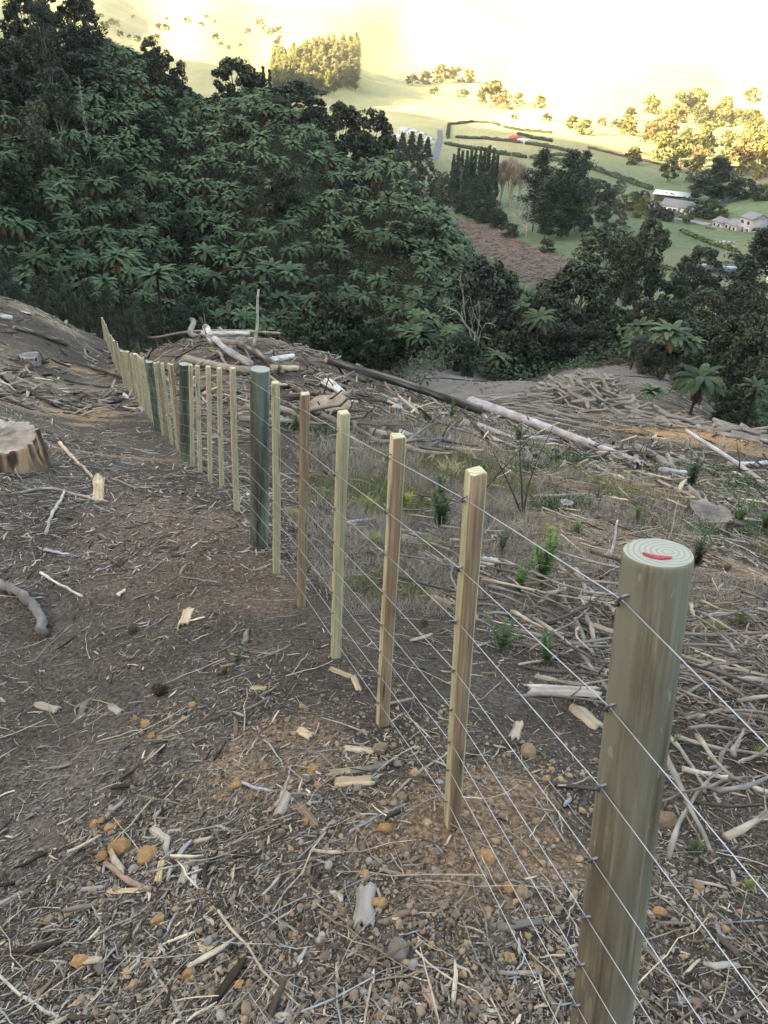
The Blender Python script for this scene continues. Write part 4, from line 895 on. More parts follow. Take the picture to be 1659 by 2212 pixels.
# jumbled heap of short cut logs beside the track
PULP=[log_mesh('cut_log',1.0,.052+.01*(i%3),.045+.008*(i%2),'pulp',300+i,bend=.02,sides=8,n=5) for i in range(6)]
DARKP=[log_mesh('cut_log',1.0,.05,.045,'grey',320+i,bend=.03,sides=8,n=5) for i in range(4)]
def pile(P,n,hfun,lab,group,yawf,Lr=(1.5,2.8),tilt=.25,meshes=PULP,mind=0,name='cut_log',rs=1.9):
    k=0; t=0
    W_=np.array([hit1(*q)[:2] for q in P]); lo=W_.min(0); hi=W_.max(0); Pw=[tuple(q) for q in W_]
    while k<n and t<n*60:
        t+=1; x=random.uniform(lo[0],hi[0]); y=random.uniform(lo[1],hi[1])
        if not in_poly(np.array(x),np.array(y),Pw): continue
        L=random.uniform(*Lr); H=hfun(x,y,Pw); z=float(gz(x,y))+.08+H*random.uniform(.15,1)
        o=link_obj(name,random.choice(meshes)); s=random.uniform(.75,1.25); o.scale=(L,s*rs,s*rs)
        yw=yawf(x,y); ti=random.gauss(0,tilt)*min(1,H*2+.25); R=Matrix.Rotation(yw,3,'Z')@Matrix.Rotation(ti,3,'Y'); 
        dx=R@Vector((L/2,0,0)); zc=float(gz(x+dx[0],y+dx[1])-gz(x-dx[0],y-dx[1]))/L if H<.4 else 0
        R=Matrix.Rotation(yw,3,'Z')@Matrix.Rotation(ti-math.atan(zc),3,'Y'); o.rotation_euler=R.to_euler(); c=R@Vector((L/2,0,0)); o.location=(x-c[0],y-c[1],z-c[2]); tag(o,lab,'branch' if name=='branch' else 'log',group); k+=1
def edge_h(hm,w): 
    def f(x,y,P):
        c=np.mean(P,0); m=1e9
        for i in range(len(P)):
            a=np.array(P[i]);b=np.array(P[(i+1)%len(P)]); t=np.clip(np.dot([x-a[0],y-a[1]],b-a)/np.dot(b-a,b-a),0,1); m=min(m,np.hypot(*(a+t*(b-a)-[x,y])))
        return hm*min(1,m/w)
    return f
pile([(1160,855),(1195,832),(1260,830),(1330,850),(1395,880),(1390,895),(1330,893),(1275,897),(1215,880)],200,edge_h(3.0,4.5),'short cut log in the jumbled firewood heap beside the dirt track','cut logs in the heap by the track',lambda x,y:random.choice([random.gauss(-.9,.35),random.gauss(-.3,.3),random.gauss(-1.3,.3)]),Lr=(1.3,2.4),tilt=.35)
pile([(1385,890),(1430,905),(1500,915),(1510,925),(1450,925),(1380,905)],45,edge_h(.8,2),'cut log spilled from the firewood heap down the clearing edge','logs spilled along the edge',lambda x,y:random.gauss(-.5,.5),Lr=(1.0,2.4),rs=1.4)
pile([(1020,858),(1130,862),(1300,915),(1310,935),(1180,925),(1050,890)],32,edge_h(.25,2),'cut log lying flat in the spread between trunk and heap','logs spread beyond the silver trunk',lambda x,y:random.gauss(-.55,.3),Lr=(1.2,3.2),tilt=.08,name='slash_pole',rs=.95)
pile([(1540,928),(1659,948),(1659,960),(1560,945),(1500,930)],26,edge_h(.5,2),'bleached log in the row along the right edge of the clearing','logs along the right edge',lambda x,y:random.gauss(-.4,.5),Lr=(1.2,2.6),name='slash_pole')
pile([(1260,965),(1400,985),(1500,990),(1560,1010),(1440,1015),(1300,990)],60,edge_h(.3,1.5),'short grey log in the scatter right of the silver trunk','scattered logs right of the silver trunk',lambda x,y:random.gauss(-.4,.8),Lr=(.4,1.7),tilt=.2,meshes=PULP[:3]+BRM,name='branch',rs=1.4)
pile([(320,705),(420,708),(500,735),(620,765),(700,782),(640,800),(540,790),(430,765),(340,730)],75,edge_h(.7,2.5),'weathered log in the slash heap behind the new fence','logs of the slash heap behind the fence',lambda x,y:random.gauss(-.35,.5),Lr=(.7,2.6),tilt=.15,meshes=PULP[:3]+DARKP+BRM[:6],name='slash_log',rs=1.25)
pile([(880,860),(900,830),(960,810),(880,800),(790,812),(800,838)],22,edge_h(.3,2),'brown log in the small slash heap beyond the dark trunk','logs beyond the dark trunk',lambda x,y:random.gauss(-.3,.8),Lr=(.6,1.8),meshes=DARKP,name='slash_log',rs=1.25)
pile([(600,880),(760,905),(1000,985),(960,1010),(760,960),(610,930)],46,edge_h(.15,1),'thin weathered branch in the slash behind the battens','branches behind the battens',lambda x,y:random.gauss(-.4,.7),Lr=(.6,2.2),tilt=.14,meshes=BRM,name='branch',rs=1.5)

# heaped branches right of the fence, close to the viewer
pile([(1120,1260),(1330,1240),(1340,1480),(1250,1560),(1080,1440)],46,edge_h(.16,.4),'dead branch in the slash left of the front post','branches left of the front post',lambda x,y:random.gauss(-.3,1.1),Lr=(.25,1.0),tilt=.28,meshes=BRM,name='branch',rs=.34)
pile([(1490,1330),(1740,1330),(1740,1800),(1440,1800),(1450,1480)],58,edge_h(.20,.4),'dead branch in the slash right of the front post','branches right of the front post',lambda x,y:random.gauss(-.2,1.0),Lr=(.25,1.0),tilt=.28,meshes=BRM,name='branch',rs=.34)
pile([(900,1080),(1000,1110),(1120,1250),(1000,1330),(880,1240)],30,edge_h(.10,.4),'dead branch in the slash behind the nearest battens','branches behind the nearest battens',lambda x,y:random.gauss(-.3,1.0),Lr=(.3,.9),tilt=.2,meshes=BRM,name='branch',rs=.40)
# ------------------------------------------------------------------ stones, stumps, clods
def ico(n):
    t=(1+5**.5)/2; V=np.array([(-1,t,0),(1,t,0),(-1,-t,0),(1,-t,0),(0,-1,t),(0,1,t),(0,-1,-t),(0,1,-t),(t,0,-1),(t,0,1),(-t,0,-1),(-t,0,1)],float); V/=np.linalg.norm(V[0])
    Fc=[(0,11,5),(0,5,1),(0,1,7),(0,7,10),(0,10,11),(1,5,9),(5,11,4),(11,10,2),(10,7,6),(7,1,8),(3,9,4),(3,4,2),(3,2,6),(3,6,8),(3,8,9),(4,9,5),(2,4,11),(6,2,10),(8,6,7),(9,8,1)]
    V=[tuple(v) for v in V]
    for _ in range(n):
        cache={}; F2=[]
        def mid(a,b):
            k=(min(a,b),max(a,b))
            if k not in cache:
                m=(np.array(V[a])+np.array(V[b]))/2; V.append(tuple(m/np.linalg.norm(m))); cache[k]=len(V)-1
            return cache[k]
        for a,b,c in Fc:
            x,y,z=mid(a,b),mid(b,c),mid(c,a); F2+=[(a,x,z),(b,y,x),(c,z,y),(x,y,z)]
        Fc=F2
    return np.array(V),np.array(Fc)
I1,I2,I3,I4=ico(0),ico(1),ico(2),ico(3)
def rock(seed,base,lvl=I4,cuts=9,cmin=.55,sc=(1,.8,.65),rough=.05,flat=None):
    rg=np.random.default_rng(seed); V,Fc=lvl; V=V.copy()
    nn=rg.normal(size=(cuts,3)); nn/=np.linalg.norm(nn,axis=1)[:,None]; dd=rg.uniform(cmin,.9,cuts)
    if flat is not None: nn=np.vstack([nn,[[.05,-.1,1]]]); dd=np.r_[dd,flat]
    for q,(n_,d) in enumerate(zip(nn,dd)):
        e=V@n_-d; V-=np.where(e>0,e,0)[:,None]*n_
    V*=1+rough*(vnoise(V[:,0]*6+seed,V[:,1]*6+V[:,2]*5,seed)-.5)[:,None]*2+rough*.6*(vnoise(V[:,0]*15,V[:,2]*15+V[:,1]*9,seed+3)-.5)[:,None]
    V*=np.array(sc); c=np.array(base)*(.75+.5*vnoise(V[:,0]*5,V[:,1]*5+V[:,2]*4,seed+1))[:,None]
    mb=MB(); mb.add(V,Fc,c); return mb
b0=rock(5,(.36,.28,.20),cuts=12,cmin=.5,sc=(1,.8,.62),flat=.62,rough=.04)
p=hit1(708,892); d=dpt(p); me=b0.build('boulder',M['stone'],link=False); o=link_obj('boulder',me,None,(p[0],p[1],p[2]+.15*43*d/F*2)); o.scale=(52*d/F,50*d/F,44*d/F); o.rotation_euler=(.08,-.06,.5); tag(o,'flat topped tan boulder behind the fourth batten from the front post','boulder')
def stump(u,v,rpx,hpx,side,top,label,seed,tilt=(0,0),spl=0,roots=5,flare=.35):
    p=hit1(u,v); d=dpt(p); r=rpx*d/F; h=hpx*d/F; rg=np.random.default_rng(seed)
    root=empty('tree_stump',tuple(p)); tag(root,label,'tree stump')
    S=150; th=np.arange(S)/S*2*np.pi; zs=np.array([-.15,0,.1,.2,.32,.45,.6,.75,.88,.97,1.0]); lob=1+.06*np.sin(3*th+seed)+.05*np.sin(7*th+2*seed)+.10*(vnoise(th*8,th*0,seed+7)-.5)+.06*(vnoise(th*24,th*0,seed+8)-.5)
    fl=flare*np.maximum(0,np.sin(roots*th+seed))**2
    V=[];C=[]
    topz=h*(1+.07*np.sin(th*2+seed)+.10*(vnoise(th*11,th*0,seed+9)-.5)+.015*rg.normal(size=S)); 
    if spl: topz+=h*spl*np.exp(-((th-.2+np.pi)%(2*np.pi)-np.pi)**2/.05)
    for q in zs:
        f=(1+fl*(1-np.clip(q,0,1))**3+.10*(1-np.clip(q,0,1))**2)*lob*(1.0 if q<.99 else .97)*(1+.07*(vnoise(th*14,np.full(S,q*2.2),seed+11)-.5))
        V.append(np.stack([r*f*np.cos(th),r*f*np.sin(th),topz*q+tilt[0]*r*f*np.cos(th)*max(q,0)+tilt[1]*r*f*np.sin(th)*max(q,0)],1))
        k=sstep(.3,.7,vnoise(th*9,np.full(S,q*.8),seed)*.6+vnoise(th*26,np.full(S,q*2),seed+1)*.4)*(.35+.65*sstep(.05,.5,np.full(S,q))); c=np.array(side[0])[None]*(1-k[:,None])+np.array(side[1])[None]*k[:,None]; dk=sstep(.45,.56,vnoise(th*7,np.full(S,q*1.6),seed+4)*.6+vnoise(th*21,np.full(S,q*2.6),seed+6)*.4)[:,None]*.95; c=c*(1-dk)+np.array((.05,.035,.025))*dk; C.append(c)
    V=np.array(V);K=len(zs);i=np.arange(S);j=(i+1)%S
    mb=MB(); mb.add(V.reshape(-1,3),np.concatenate([np.stack([k*S+i,k*S+j,(k+1)*S+j,(k+1)*S+i],1) for k in range(K-1)]),np.array(C).reshape(-1,3)); mb.build('stump_body',M['log'],root)
    tb=MB(); rings=np.linspace(1,0,9)[:-1]; VV=[];CC=[]
    for q in rings:
        z=V[-1][:,2]*q+(V[-1][:,2].mean())*(1-q)+(.02*r*rg.normal(size=S))*(q<1); VV.append(np.stack([V[-1][:,0]*q,V[-1][:,1]*q,z+.002],1)); CC.append(np.array(top)[None]*(.7+.55*vnoise(th*4+q*3,np.full(S,q*14),seed+2))[:,None])
    VV=np.concatenate(VV+[np.array([[0,0,V[-1][:,2].mean()]])]); CC=np.concatenate(CC+[np.array([top])])
    tb.add(VV,np.concatenate([np.stack([k*S+i,k*S+j,(k+1)*S+j,(k+1)*S+i],1) for k in range(7)]),CC); tb.extra(np.stack([7*S+i,7*S+j,np.full(S,8*S)],1),0); tb.build('cut_face',M['log'],root)
    return root,p,d
stump(4,1000,90,58,((.12,.085,.06),(.36,.25,.15)),(.34,.29,.235),'big weathered stump at the left edge with tan and black streaked sides',3,spl=.35,flare=.12)
stump(1528,1124,46,22,((.07,.055,.045),(.16,.13,.11)),(.24,.215,.19),'broad low stump with a pale splintered rim on the right behind the front post',8,tilt=(-.15,.1),spl=.3,flare=.6)
stump(66,785,22,18,((.20,.18,.16),(.34,.31,.28)),(.36,.34,.33),'small bleached stump higher up the slope on the left',12,spl=.3,flare=.5)
stump(1032,1228,44,20,((.30,.24,.17),(.45,.38,.28)),(.46,.44,.40),'split grey stump slab behind the nearest batten',15,tilt=(.1,-.35),flare=.3)
stump(856,900,12,24,((.35,.31,.26),(.5,.48,.44)),(.55,.53,.5),'knobbly bleached root stump behind the third batten from the front post',18,spl=.4,flare=.6)
stump(1222,1095,14,12,((.35,.31,.30),(.5,.48,.48)),(.34,.32,.31),'small pale stump among grey twigs left of the white stake',21)
ORC=(.46,.28,.13); TAN=(.30,.225,.14); GRY=(.27,.245,.215)
CLOD={'o':[rock(30+i,ORC,I3,5,.6,(1,.85,.7),.16).build('soil_clod',M['stone'],link=False) for i in range(3)],'t':[rock(40+i,TAN,I3,6,.6,(1,.8,.7),.12).build('soil_clod',M['stone'],link=False) for i in range(3)],'g':[rock(50+i,GRY,I3,7,.6,(1,.85,.7),.05).build('stone',M['stone'],link=False) for i in range(3)]}
CL=[(260,1826,21,'o','largest rounded orange clod in the left foreground cluster'),(318,1841,21,'o','flat topped orange clod right of the largest one in the left cluster'),(175,2071,19,'o','orange clod alone near the lower left corner'),(222,1846,12,'o','small orange clod left of the big cluster pair'),(340,1981,14,'o','orange clod below the broken stick, lower left'),(512,1693,12,'o','orange clod beside the blue grey stick'),(677,1658,11,'o','orange clod left of the big pale wood chunk'),(687,1696,8,'o','small orange clod just below another one, left of the pale wood chunk'),(660,1773,9,'o','orange clod between the two nearest battens, on open soil'),(495,2121,12,'o','orange clod at the bottom, left one of a touching pair'),(520,2126,12,'o','orange clod at the bottom, right one of a touching pair'),(410,2101,14,'o','crumbly tan orange clod left of the bottom pair'),(315,1561,10,'o','orange clod below the pine cone'),(293,1549,6,'o','tiny orange clod left of the clod below the pine cone'),(327,1588,8,'o','tiny orange clod under the clod below the pine cone'),(415,1521,8,'o','crumb of orange clay right of the pine cone'),(650,1958,8,'o','small orange clod left of the upright grey wood slab'),(820,1946,15,'o','orange clod right of the upright grey wood slab'),(820,1614,16,'t','tan clod right by the foot of the third batten from the front'),(204,1778,9,'o','first crumb of the orange crumb trail above the left cluster'),(219,1771,9,'o','second crumb of the orange crumb trail above the left cluster'),(236,1785,10,'o','third crumb of the orange crumb trail above the left cluster'),(252,1776,8,'o','last crumb of the orange crumb trail above the left cluster'),
 (862,2043,22,'g','smooth pale stone on the soil left of the front post'),(1127,1925,18,'t','tan stone of the pair left of the front post'),(1100,1913,13,'o','orange stone of the pair left of the front post'),(1050,1848,18,'o','flat orange clod right of the nearest batten foot'),(1157,1773,10,'t','small tan clod between nearest batten and front post'),(875,1833,13,'t','tan clod left of the nearest batten foot'),(1435,1766,22,'t','large tan clod right of the front post'),(1510,1913,12,'t','round tan stone right of the front post, below the large clod'),(872,1718,12,'t','angular tan clod left of the nearest batten'),(832,1785,14,'o','pale orange clod left of the nearest batten foot'),(1140,1620,18,'t','grey tan clod under the wires left of the front post'),(1425,1968,13,'o','small orange clod close to the right side of the front post'),(880,1163,21,'g','brown grey stone behind the third batten, in the grass'),(1210,2060,10,'t','small tan stone near the foot of the front post'),(1180,1680,8,'o','orange crumb under the wires'),(820,2190,10,'o','orange crumb at the bottom edge'),(700,2205,9,'t','tan crumb at the bottom edge')]
for i,(u,v,r,k,lab) in enumerate(CL):
    p=hit1(u,v+r*.5); d=dpt(p); s=r*d/F; o=link_obj('stone' if k=='g' else 'soil_clod',CLOD[k][i%3],None,(p[0],p[1],p[2]+.28*s)); o.scale=(s*1.22,s*1.22,s*1.15); o.rotation_euler=(random.uniform(-.3,.3),random.uniform(-.3,.3),random.uniform(0,6)); tag(o,lab,'stone' if k=='g' else 'clod')

# ------------------------------------------------------------------ countless small debris of the ground
def bstep(k): return RNG.random(k)
CHP=np.array([(.37,.315,.24),(.32,.30,.265),(.20,.182,.16),(.085,.068,.054),(.04,.032,.026),(.56,.49,.38),(.28,.285,.29),(.17,.125,.09),(.24,.20,.15)])
def chip_tmpl(seed):
    rg=np.random.default_rng(seed); V=[]
    for i,x in enumerate((-.5,-.2,.2,.5)):
        w=(.6,1,1,.45)[i]*rg.uniform(.6,1.1); z=rg.normal()*.03; o=rg.normal()*.25
        for (a,b) in ((-1,-1),(1,-1),(1,1),(-1,1)): V.append((x+rg.normal()*.03,(a*w*.5+o)*.5,(b*.25*rg.uniform(.7,1.2)+z*4)))
    Q=[]
    for k in range(3):
        for e in range(4): Q.append((k*4+e,k*4+(e+1)%4,(k+1)*4+(e+1)%4,(k+1)*4+e))
    Q+=[(3,2,1,0),(12,13,14,15)]
    return np.array(V),np.array(Q)
def twig_tmpl(seed,n=6,sides=4,bend=.065):
    rg=np.random.default_rng(seed); t=np.linspace(-.5,.5,n); P=np.stack([t,bend*np.cumsum(rg.normal(size=n))*.5,bend*.25*np.abs(rg.normal(size=n))],1); P-=P.mean(0)
    V,Q,T=tube(P,np.linspace(1,.55,n)*.5,sides,False); 
    # keep thickness apart from length: store centre line and offset
    C=np.repeat(P,sides,0); return C,V-C,Q
def scatter_xy(n,r0,r1,amax=62,pw=1.0):
    r=r0*(r1/r0)**(RNG.random(n)**pw); a=np.radians(RNG.uniform(-amax,amax,n)); x=r*np.sin(a); y=r*np.cos(a); return x,y
cl_poly=[q for q in CLW]
def in_clear(x,y): return in_poly(x,y,cl_poly)
def soft(x,y): return vnoise(x/.55,y/.55,91)*.6+vnoise(x/1.9,y/1.9,92)*.4
mb=MB()
def chips(mb,n,r0,r1,l0,l1,seedb,amax=62,keepf=None,lift=.35):
    x,y=scatter_xy(n,r0,r1,amax); ok=in_clear(x,y)&(RNG.random(n)<.12+.88*sstep(.30,.58,soft(x,y)))
    x,y=x[ok],y[ok]; k=len(x); L=l0*(l1/l0)**(RNG.random(k)**1.6)*np.clip(np.hypot(x,y)/5,1,3)**.5; 
    yaw=RNG.uniform(0,np.pi,k)*.75+RNG.normal(size=k)*.5; Fm=frames(x,y,yaw,.22)
    ti=RNG.normal(size=k)*.18; c,s=np.cos(ti),np.sin(ti); X=Fm[:,:,0]*c[:,None]+Fm[:,:,2]*s[:,None]; Z=-Fm[:,:,0]*s[:,None]+Fm[:,:,2]*c[:,None]
    W_=L*RNG.uniform(.06,.22,k); H_=L*RNG.uniform(.03,.08,k); R=np.stack([X*L[:,None],Fm[:,:,1]*W_[:,None]*2,Z*H_[:,None]*2],2)
    z=gz(x,y)+H_*lift+np.abs(ti)*L*.3+RNG.random(k)*.004; P=np.stack([x,y,z],1); tone=np.clip(soft(x*1.3+9,y*1.3),0,1); pk=RNG.choice(len(CHP),k,p=[.15,.18,.13,.17,.13,.07,.05,.06,.06]); col=CHP[pk]*RNG.uniform(.75,1.2,(k,1))
    for q in range(8):
        m=np.arange(k)%8==q; V,Q=chip_tmpl(400+q+seedb); mb.inst(V,Q,R[m],P[m],col[m])
chips(mb,170000,.5,8,.004,.026,0); chips(mb,34000,.5,9,.014,.050,20); chips(mb,1300,.8,12,.06,.15,40); chips(mb,70000,4,45,.015,.09,60,50); chips(mb,12000,14,95,.10,.5,80,40)
o=mb.build('wood_chips',M['debris']); tag(o,'shredded bark and wood chips covering the bare slope','wood chips',kind='stuff')
def twigs(mb,x,y,L,rad,col,tilt=.12,lift=1.0,yawf=None,tmpl=8,ns=4):
    k=len(x); yaw=RNG.uniform(0,np.pi*2,k) if yawf is None else yawf(k); Fm=frames(x,y,yaw,.1); ti=RNG.normal(size=k)*tilt; c,s=np.cos(ti),np.sin(ti)
    X=Fm[:,:,0]*c[:,None]+Fm[:,:,2]*s[:,None]; Z=-Fm[:,:,0]*s[:,None]+Fm[:,:,2]*c[:,None]; Y=Fm[:,:,1]
    z=gz(x,y)+rad*lift+np.abs(s)*L*.42; P=np.stack([x,y,z],1)
    for q in range(tmpl):
        m=np.arange(k)%tmpl==q; 
        if not m.any(): continue
        C,O,Q=twig_tmpl(500+q,sides=ns); B=np.stack([X[m],Y[m],Z[m]],2)
        W3=np.einsum('kij,knj->kni',B,C[None]*L[m][:,None,None]+O[None]*2*rad[m][:,None,None])+P[m][:,None]; n=len(C); kk=m.sum()
        mb.add(W3.reshape(-1,3),(Q[None]+(np.arange(kk)*n)[:,None,None]).reshape(-1,4),np.repeat(col[m],n,0))
mb=MB()
x,y=scatter_xy(6500,.5,9); ok=in_clear(x,y)&(soft(x+4,y)>RNG.random(len(x))*.7); x,y=x[ok],y[ok]; k=len(x)
twigs(mb,x,y,.04*(.38/.04)**(RNG.random(k)**1.5),.0008*(.004/.0008)**(RNG.random(k)**1.7),CHP[RNG.choice([1,2,3,6,7,0,5,0],k)]*RNG.uniform(.7,1.3,(k,1)),.12)
# heavier slash: right of the fence and over the middle distance (picture-uniform so that far ones thin out)
u=RNG.uniform(-60,1720,95000); v=1106-450+RNG.random(95000)**.8*1100; v=np.where(v<640,700,v)
P=hit(u,v); ok=~np.isnan(P[:,0]); P=P[ok]; u=u[ok]; v=v[ok]; ok=in_clear(P[:,0],P[:,1])&(np.hypot(P[:,0],P[:,1])>2.6+3.5*RNG.random(len(P))*np.where(P[:,0]>.3,.25,1))
P=P[ok];u=u[ok];v=v[ok]; d=-(P@M3)[:,2]
# fence side test
xf=np.interp(P[:,1],[a[1] for a in FB],[a[0] for a in FB]); right=P[:,0]>xf+.15
trackish=in_poly(u,v,[(860,800),(1250,795),(1460,806),(1459,845),(1330,836),(1180,826),(1130,858),(1040,872),(930,866),(860,840)])
cl=vnoise(P[:,0]/1.4,P[:,1]/1.4,95)*.55+vnoise(P[:,0]/5,P[:,1]/5,96)*.45
pr=np.where(right,.98,.30)*np.where(trackish,.05,1)*sstep(.25,.6,cl)*np.where(in_poly(u,v,[(1440,910),(1659,940),(1659,985),(1440,950)]),.1,1)*np.where((~right)&(u>260),.55,1)*np.where((u<260)&(v>930)&(v<1350),2.6,1)
ok=RNG.random(len(P))<pr; P=P[ok];u=u[ok];v=v[ok];d=d[ok];right=right[ok]; k=len(P)
Lp=5*(72/5)**(RNG.random(k)**2.3)*np.where(right,1.15,.8); L=np.clip(Lp*d/F,.03,2.0); rad=np.clip(L*RNG.uniform(.008,.03,k),.0012,.03)
pc=CHP[RNG.choice([0,1,1,2,6,3,5,7,4,8],k)]*RNG.uniform(.75,1.3,(k,1))
twigs(mb,P[:,0],P[:,1],L,rad,pc,.16,1.0,lambda k:np.where(RNG.random(k)<.55,RNG.normal(size=k)*.5-.35,RNG.uniform(0,6.28,k)))
u=RNG.uniform(975,1300,5200); v=RNG.uniform(455,700,5200); P=hit(u,v); ok=in_poly(P[:,0],P[:,1],STR); P=P[ok]; k=len(P); dd=-(P@M3)[:,2]
twigs(mb,P[:,0],P[:,1],RNG.uniform(3,16,k)*dd/F,RNG.uniform(.05,.14,k),np.array([(.27,.24,.21),(.13,.10,.085),(.08,.06,.05),(.19,.15,.125)])[RNG.integers(0,4,k)]*RNG.uniform(.7,1.2,(k,1)),.15,1.5,lambda k:RNG.normal(size=k)*.7-.9)
u=RNG.uniform(1150,1400,1500); v=RNG.uniform(670,800,1500); P=hit(u,v); ok=in_poly(P[:,0],P[:,1],GUL); P=P[ok]; k=len(P); dd=-(P@M3)[:,2]
twigs(mb,P[:,0],P[:,1],RNG.uniform(4,26,k)*dd/F,RNG.uniform(.03,.09,k),np.array([(.30,.27,.24),(.14,.09,.07),(.08,.055,.045)])[RNG.integers(0,3,k)],.15,1.5)
o=mb.build('dry_twigs',M['debris']); tag(o,'litter of dry twigs, sticks and split branches over the clearing','twig litter',kind='stuff')
# crumbled soil and small stones
mb=MB(); x,y=scatter_xy(110000,.5,11); 
def clayness(x,y): 
    c=np.zeros(len(x)); 
    for (uu,vv,rr_) in [(260,1820,.30),(1050,1830,.40),(860,1960,.45),(1130,1950,.4),(620,1640,.3),(820,1600,.4),(1450,1900,.4),(480,2120,.35),(1180,1700,.35),(310,1570,.16),(560,1700,.25),(720,1830,.4),(1000,2100,.5),(600,1230,.5),(1540,1240,1.2)]:
        q=hit1(uu,vv); c=np.maximum(c,np.exp(-((x-q[0])**2+(y-q[1])**2)/rr_**2))
    return c
cy=clayness(x,y); ok=in_clear(x,y)&(RNG.random(len(x))<.10+.75*cy); x,y,cy=x[ok],y[ok],cy[ok]; k=len(x)
s=.0014*(.0085/.0014)**(RNG.random(k)**2.4)*(1+1.1*(cy>.35)*RNG.random(k)**3); R=rand_rot(k)*s[:,None,None]; R[:,2,:]*=.75
cc=np.array([(.26,.20,.14),(.30,.215,.13),(.20,.165,.125),(.33,.22,.12),(.25,.235,.21)])[RNG.choice(5,k,p=[.33,.17,.32,.04,.14])]*RNG.uniform(.75,1.2,(k,1))
P=np.stack([x,y,gz(x,y)+s*.35],1); big=s>.0045
mb.inst(I1[0],I1[1],R[~big],P[~big],cc[~big]); 
bi=np.where(big)[0]
for q in range(5):
    rk=rock(900+q,(1,1,1),I3 if q<2 else I2,7,.5,(1,.85,.75),.22); Vr=np.concatenate(rk.V); mb.inst(Vr,(I3 if q<2 else I2)[1],R[bi[q::5]],P[bi[q::5]],cc[bi[q::5]])
o=mb.build('soil_crumbs',M['debris'],smooth=False); tag(o,'crumbs of clay and small stones on the bare soil','soil crumbs',kind='stuff')

# ------------------------------------------------------------------ larger pieces lying in the foreground
def stick_px(name,pts,r0,r1,col,label,cat='stick',sides=8,lift=.8,m='stick'):
    H_=np.array([hit1(*q) for q in pts]); d=dpt(H_[0]); n=len(pts)*4; t=np.linspace(0,1,len(pts)); tt=np.linspace(0,1,n)
    P=np.stack([np.interp(tt,t,H_[:,i]) for i in range(3)],1); 
    for _ in range(2): P[1:-1]=(P[:-2]+2*P[1:-1]+P[2:])/4
    R=np.interp(tt,[0,1],[r0*.62*d/F,r1*.62*d/F]); P[:,2]=np.maximum(P[:,2],gz(P[:,0],P[:,1]))+R*lift; o0=P[0].copy(); rg=np.random.default_rng(int(pts[0][0]*7+pts[0][1])); P[1:-1]+=rg.normal(size=(n-2,3))*R[1:-1,None]*.25
    mb=MB(); V,Q,T=tube(P-o0,R*(1+.12*rg.normal(size=n)),sides); c=np.array(col)*(.75+.5*rg.random((len(V),1))); mb.add(V,Q,c); mb.extra(T,0)
    o=mb.build(name,M[m],smooth=True); o.location=tuple(o0); return tag(o,label,cat)
def slab_px(name,u,v,Lpx,wpx,ang,col,label,seed,th=.35,cat='wood chunk',tilt=0):
    """splintered piece of split wood, jagged at both ends; ang is its direction in the picture"""
    p=hit1(u,v); d=dpt(p); a=math.radians(ang); q=hit1(u+20*math.cos(a),v-20*math.sin(a)); dr=q-p; sc=np.linalg.norm(dr)/20; L=Lpx*sc; w=wpx*d/F*1.2
    rg=np.random.default_rng(seed); nx,ny=9,8; mb=MB(); V=[]
    for j in range(ny):
        y=(j/(ny-1)-.5); e0=-.5+rg.uniform(0,.16); e1=.5-rg.uniform(0,.16)
        for i in range(nx):
            x=e0+(e1-e0)*i/(nx-1); zt=math.sqrt(max(0,1-(2*y)**2))*.8+.15*rg.normal()*.4+.12*math.sin(j*2.1+seed); V.append((x*L,y*w*(1+.1*math.sin(i)),max(.03,zt)*w*th))
    Vt=np.array(V); Vb=Vt.copy(); Vb[:,2]=-.1*w*th; idx=np.arange(nx*ny).reshape(ny,nx); Q=np.stack([idx[:-1,:-1],idx[:-1,1:],idx[1:,1:],idx[1:,:-1]],-1).reshape(-1,4); off=nx*ny
    jt=(np.arange(nx*ny)//nx); c=np.array(col)*(.62+.6*np.array([rg.random() for _ in range(ny)])[jt]*(.8+.4*rg.random(nx*ny)))[:,None]
    mb.add(np.concatenate([Vt,Vb]),Q,np.concatenate([c,c*.8])); mb.extra(Q[:,::-1]+off,0)
    bd=list(idx[0])+list(idx[1:,-1])+list(idx[-1,:-1][::-1])+list(idx[1:-1,0][::-1]); bd=np.array(bd); nb=np.roll(bd,-1); mb.extra(np.stack([bd,bd+off,nb+off,nb],1),0)
    o=mb.build(name,M['stick']); yaw=math.atan2(dr[1],dr[0]); f=frames(np.array([p[0]]),np.array([p[1]]),np.array([yaw]))[0]
    o.matrix_world=Matrix([[f[0][0],f[0][1],f[0][2],p[0]],[f[1][0],f[1][1],f[1][2],p[1]],[f[2][0],f[2][1],f[2][2],p[2]+.002],[0,0,0,1]]); return tag(o,label,cat)
PALE=(.50,.40,.26); GRW=(.34,.32,.29); BRW=(.20,.145,.10); BLU=(.26,.28,.31); DKW=(.09,.07,.055)
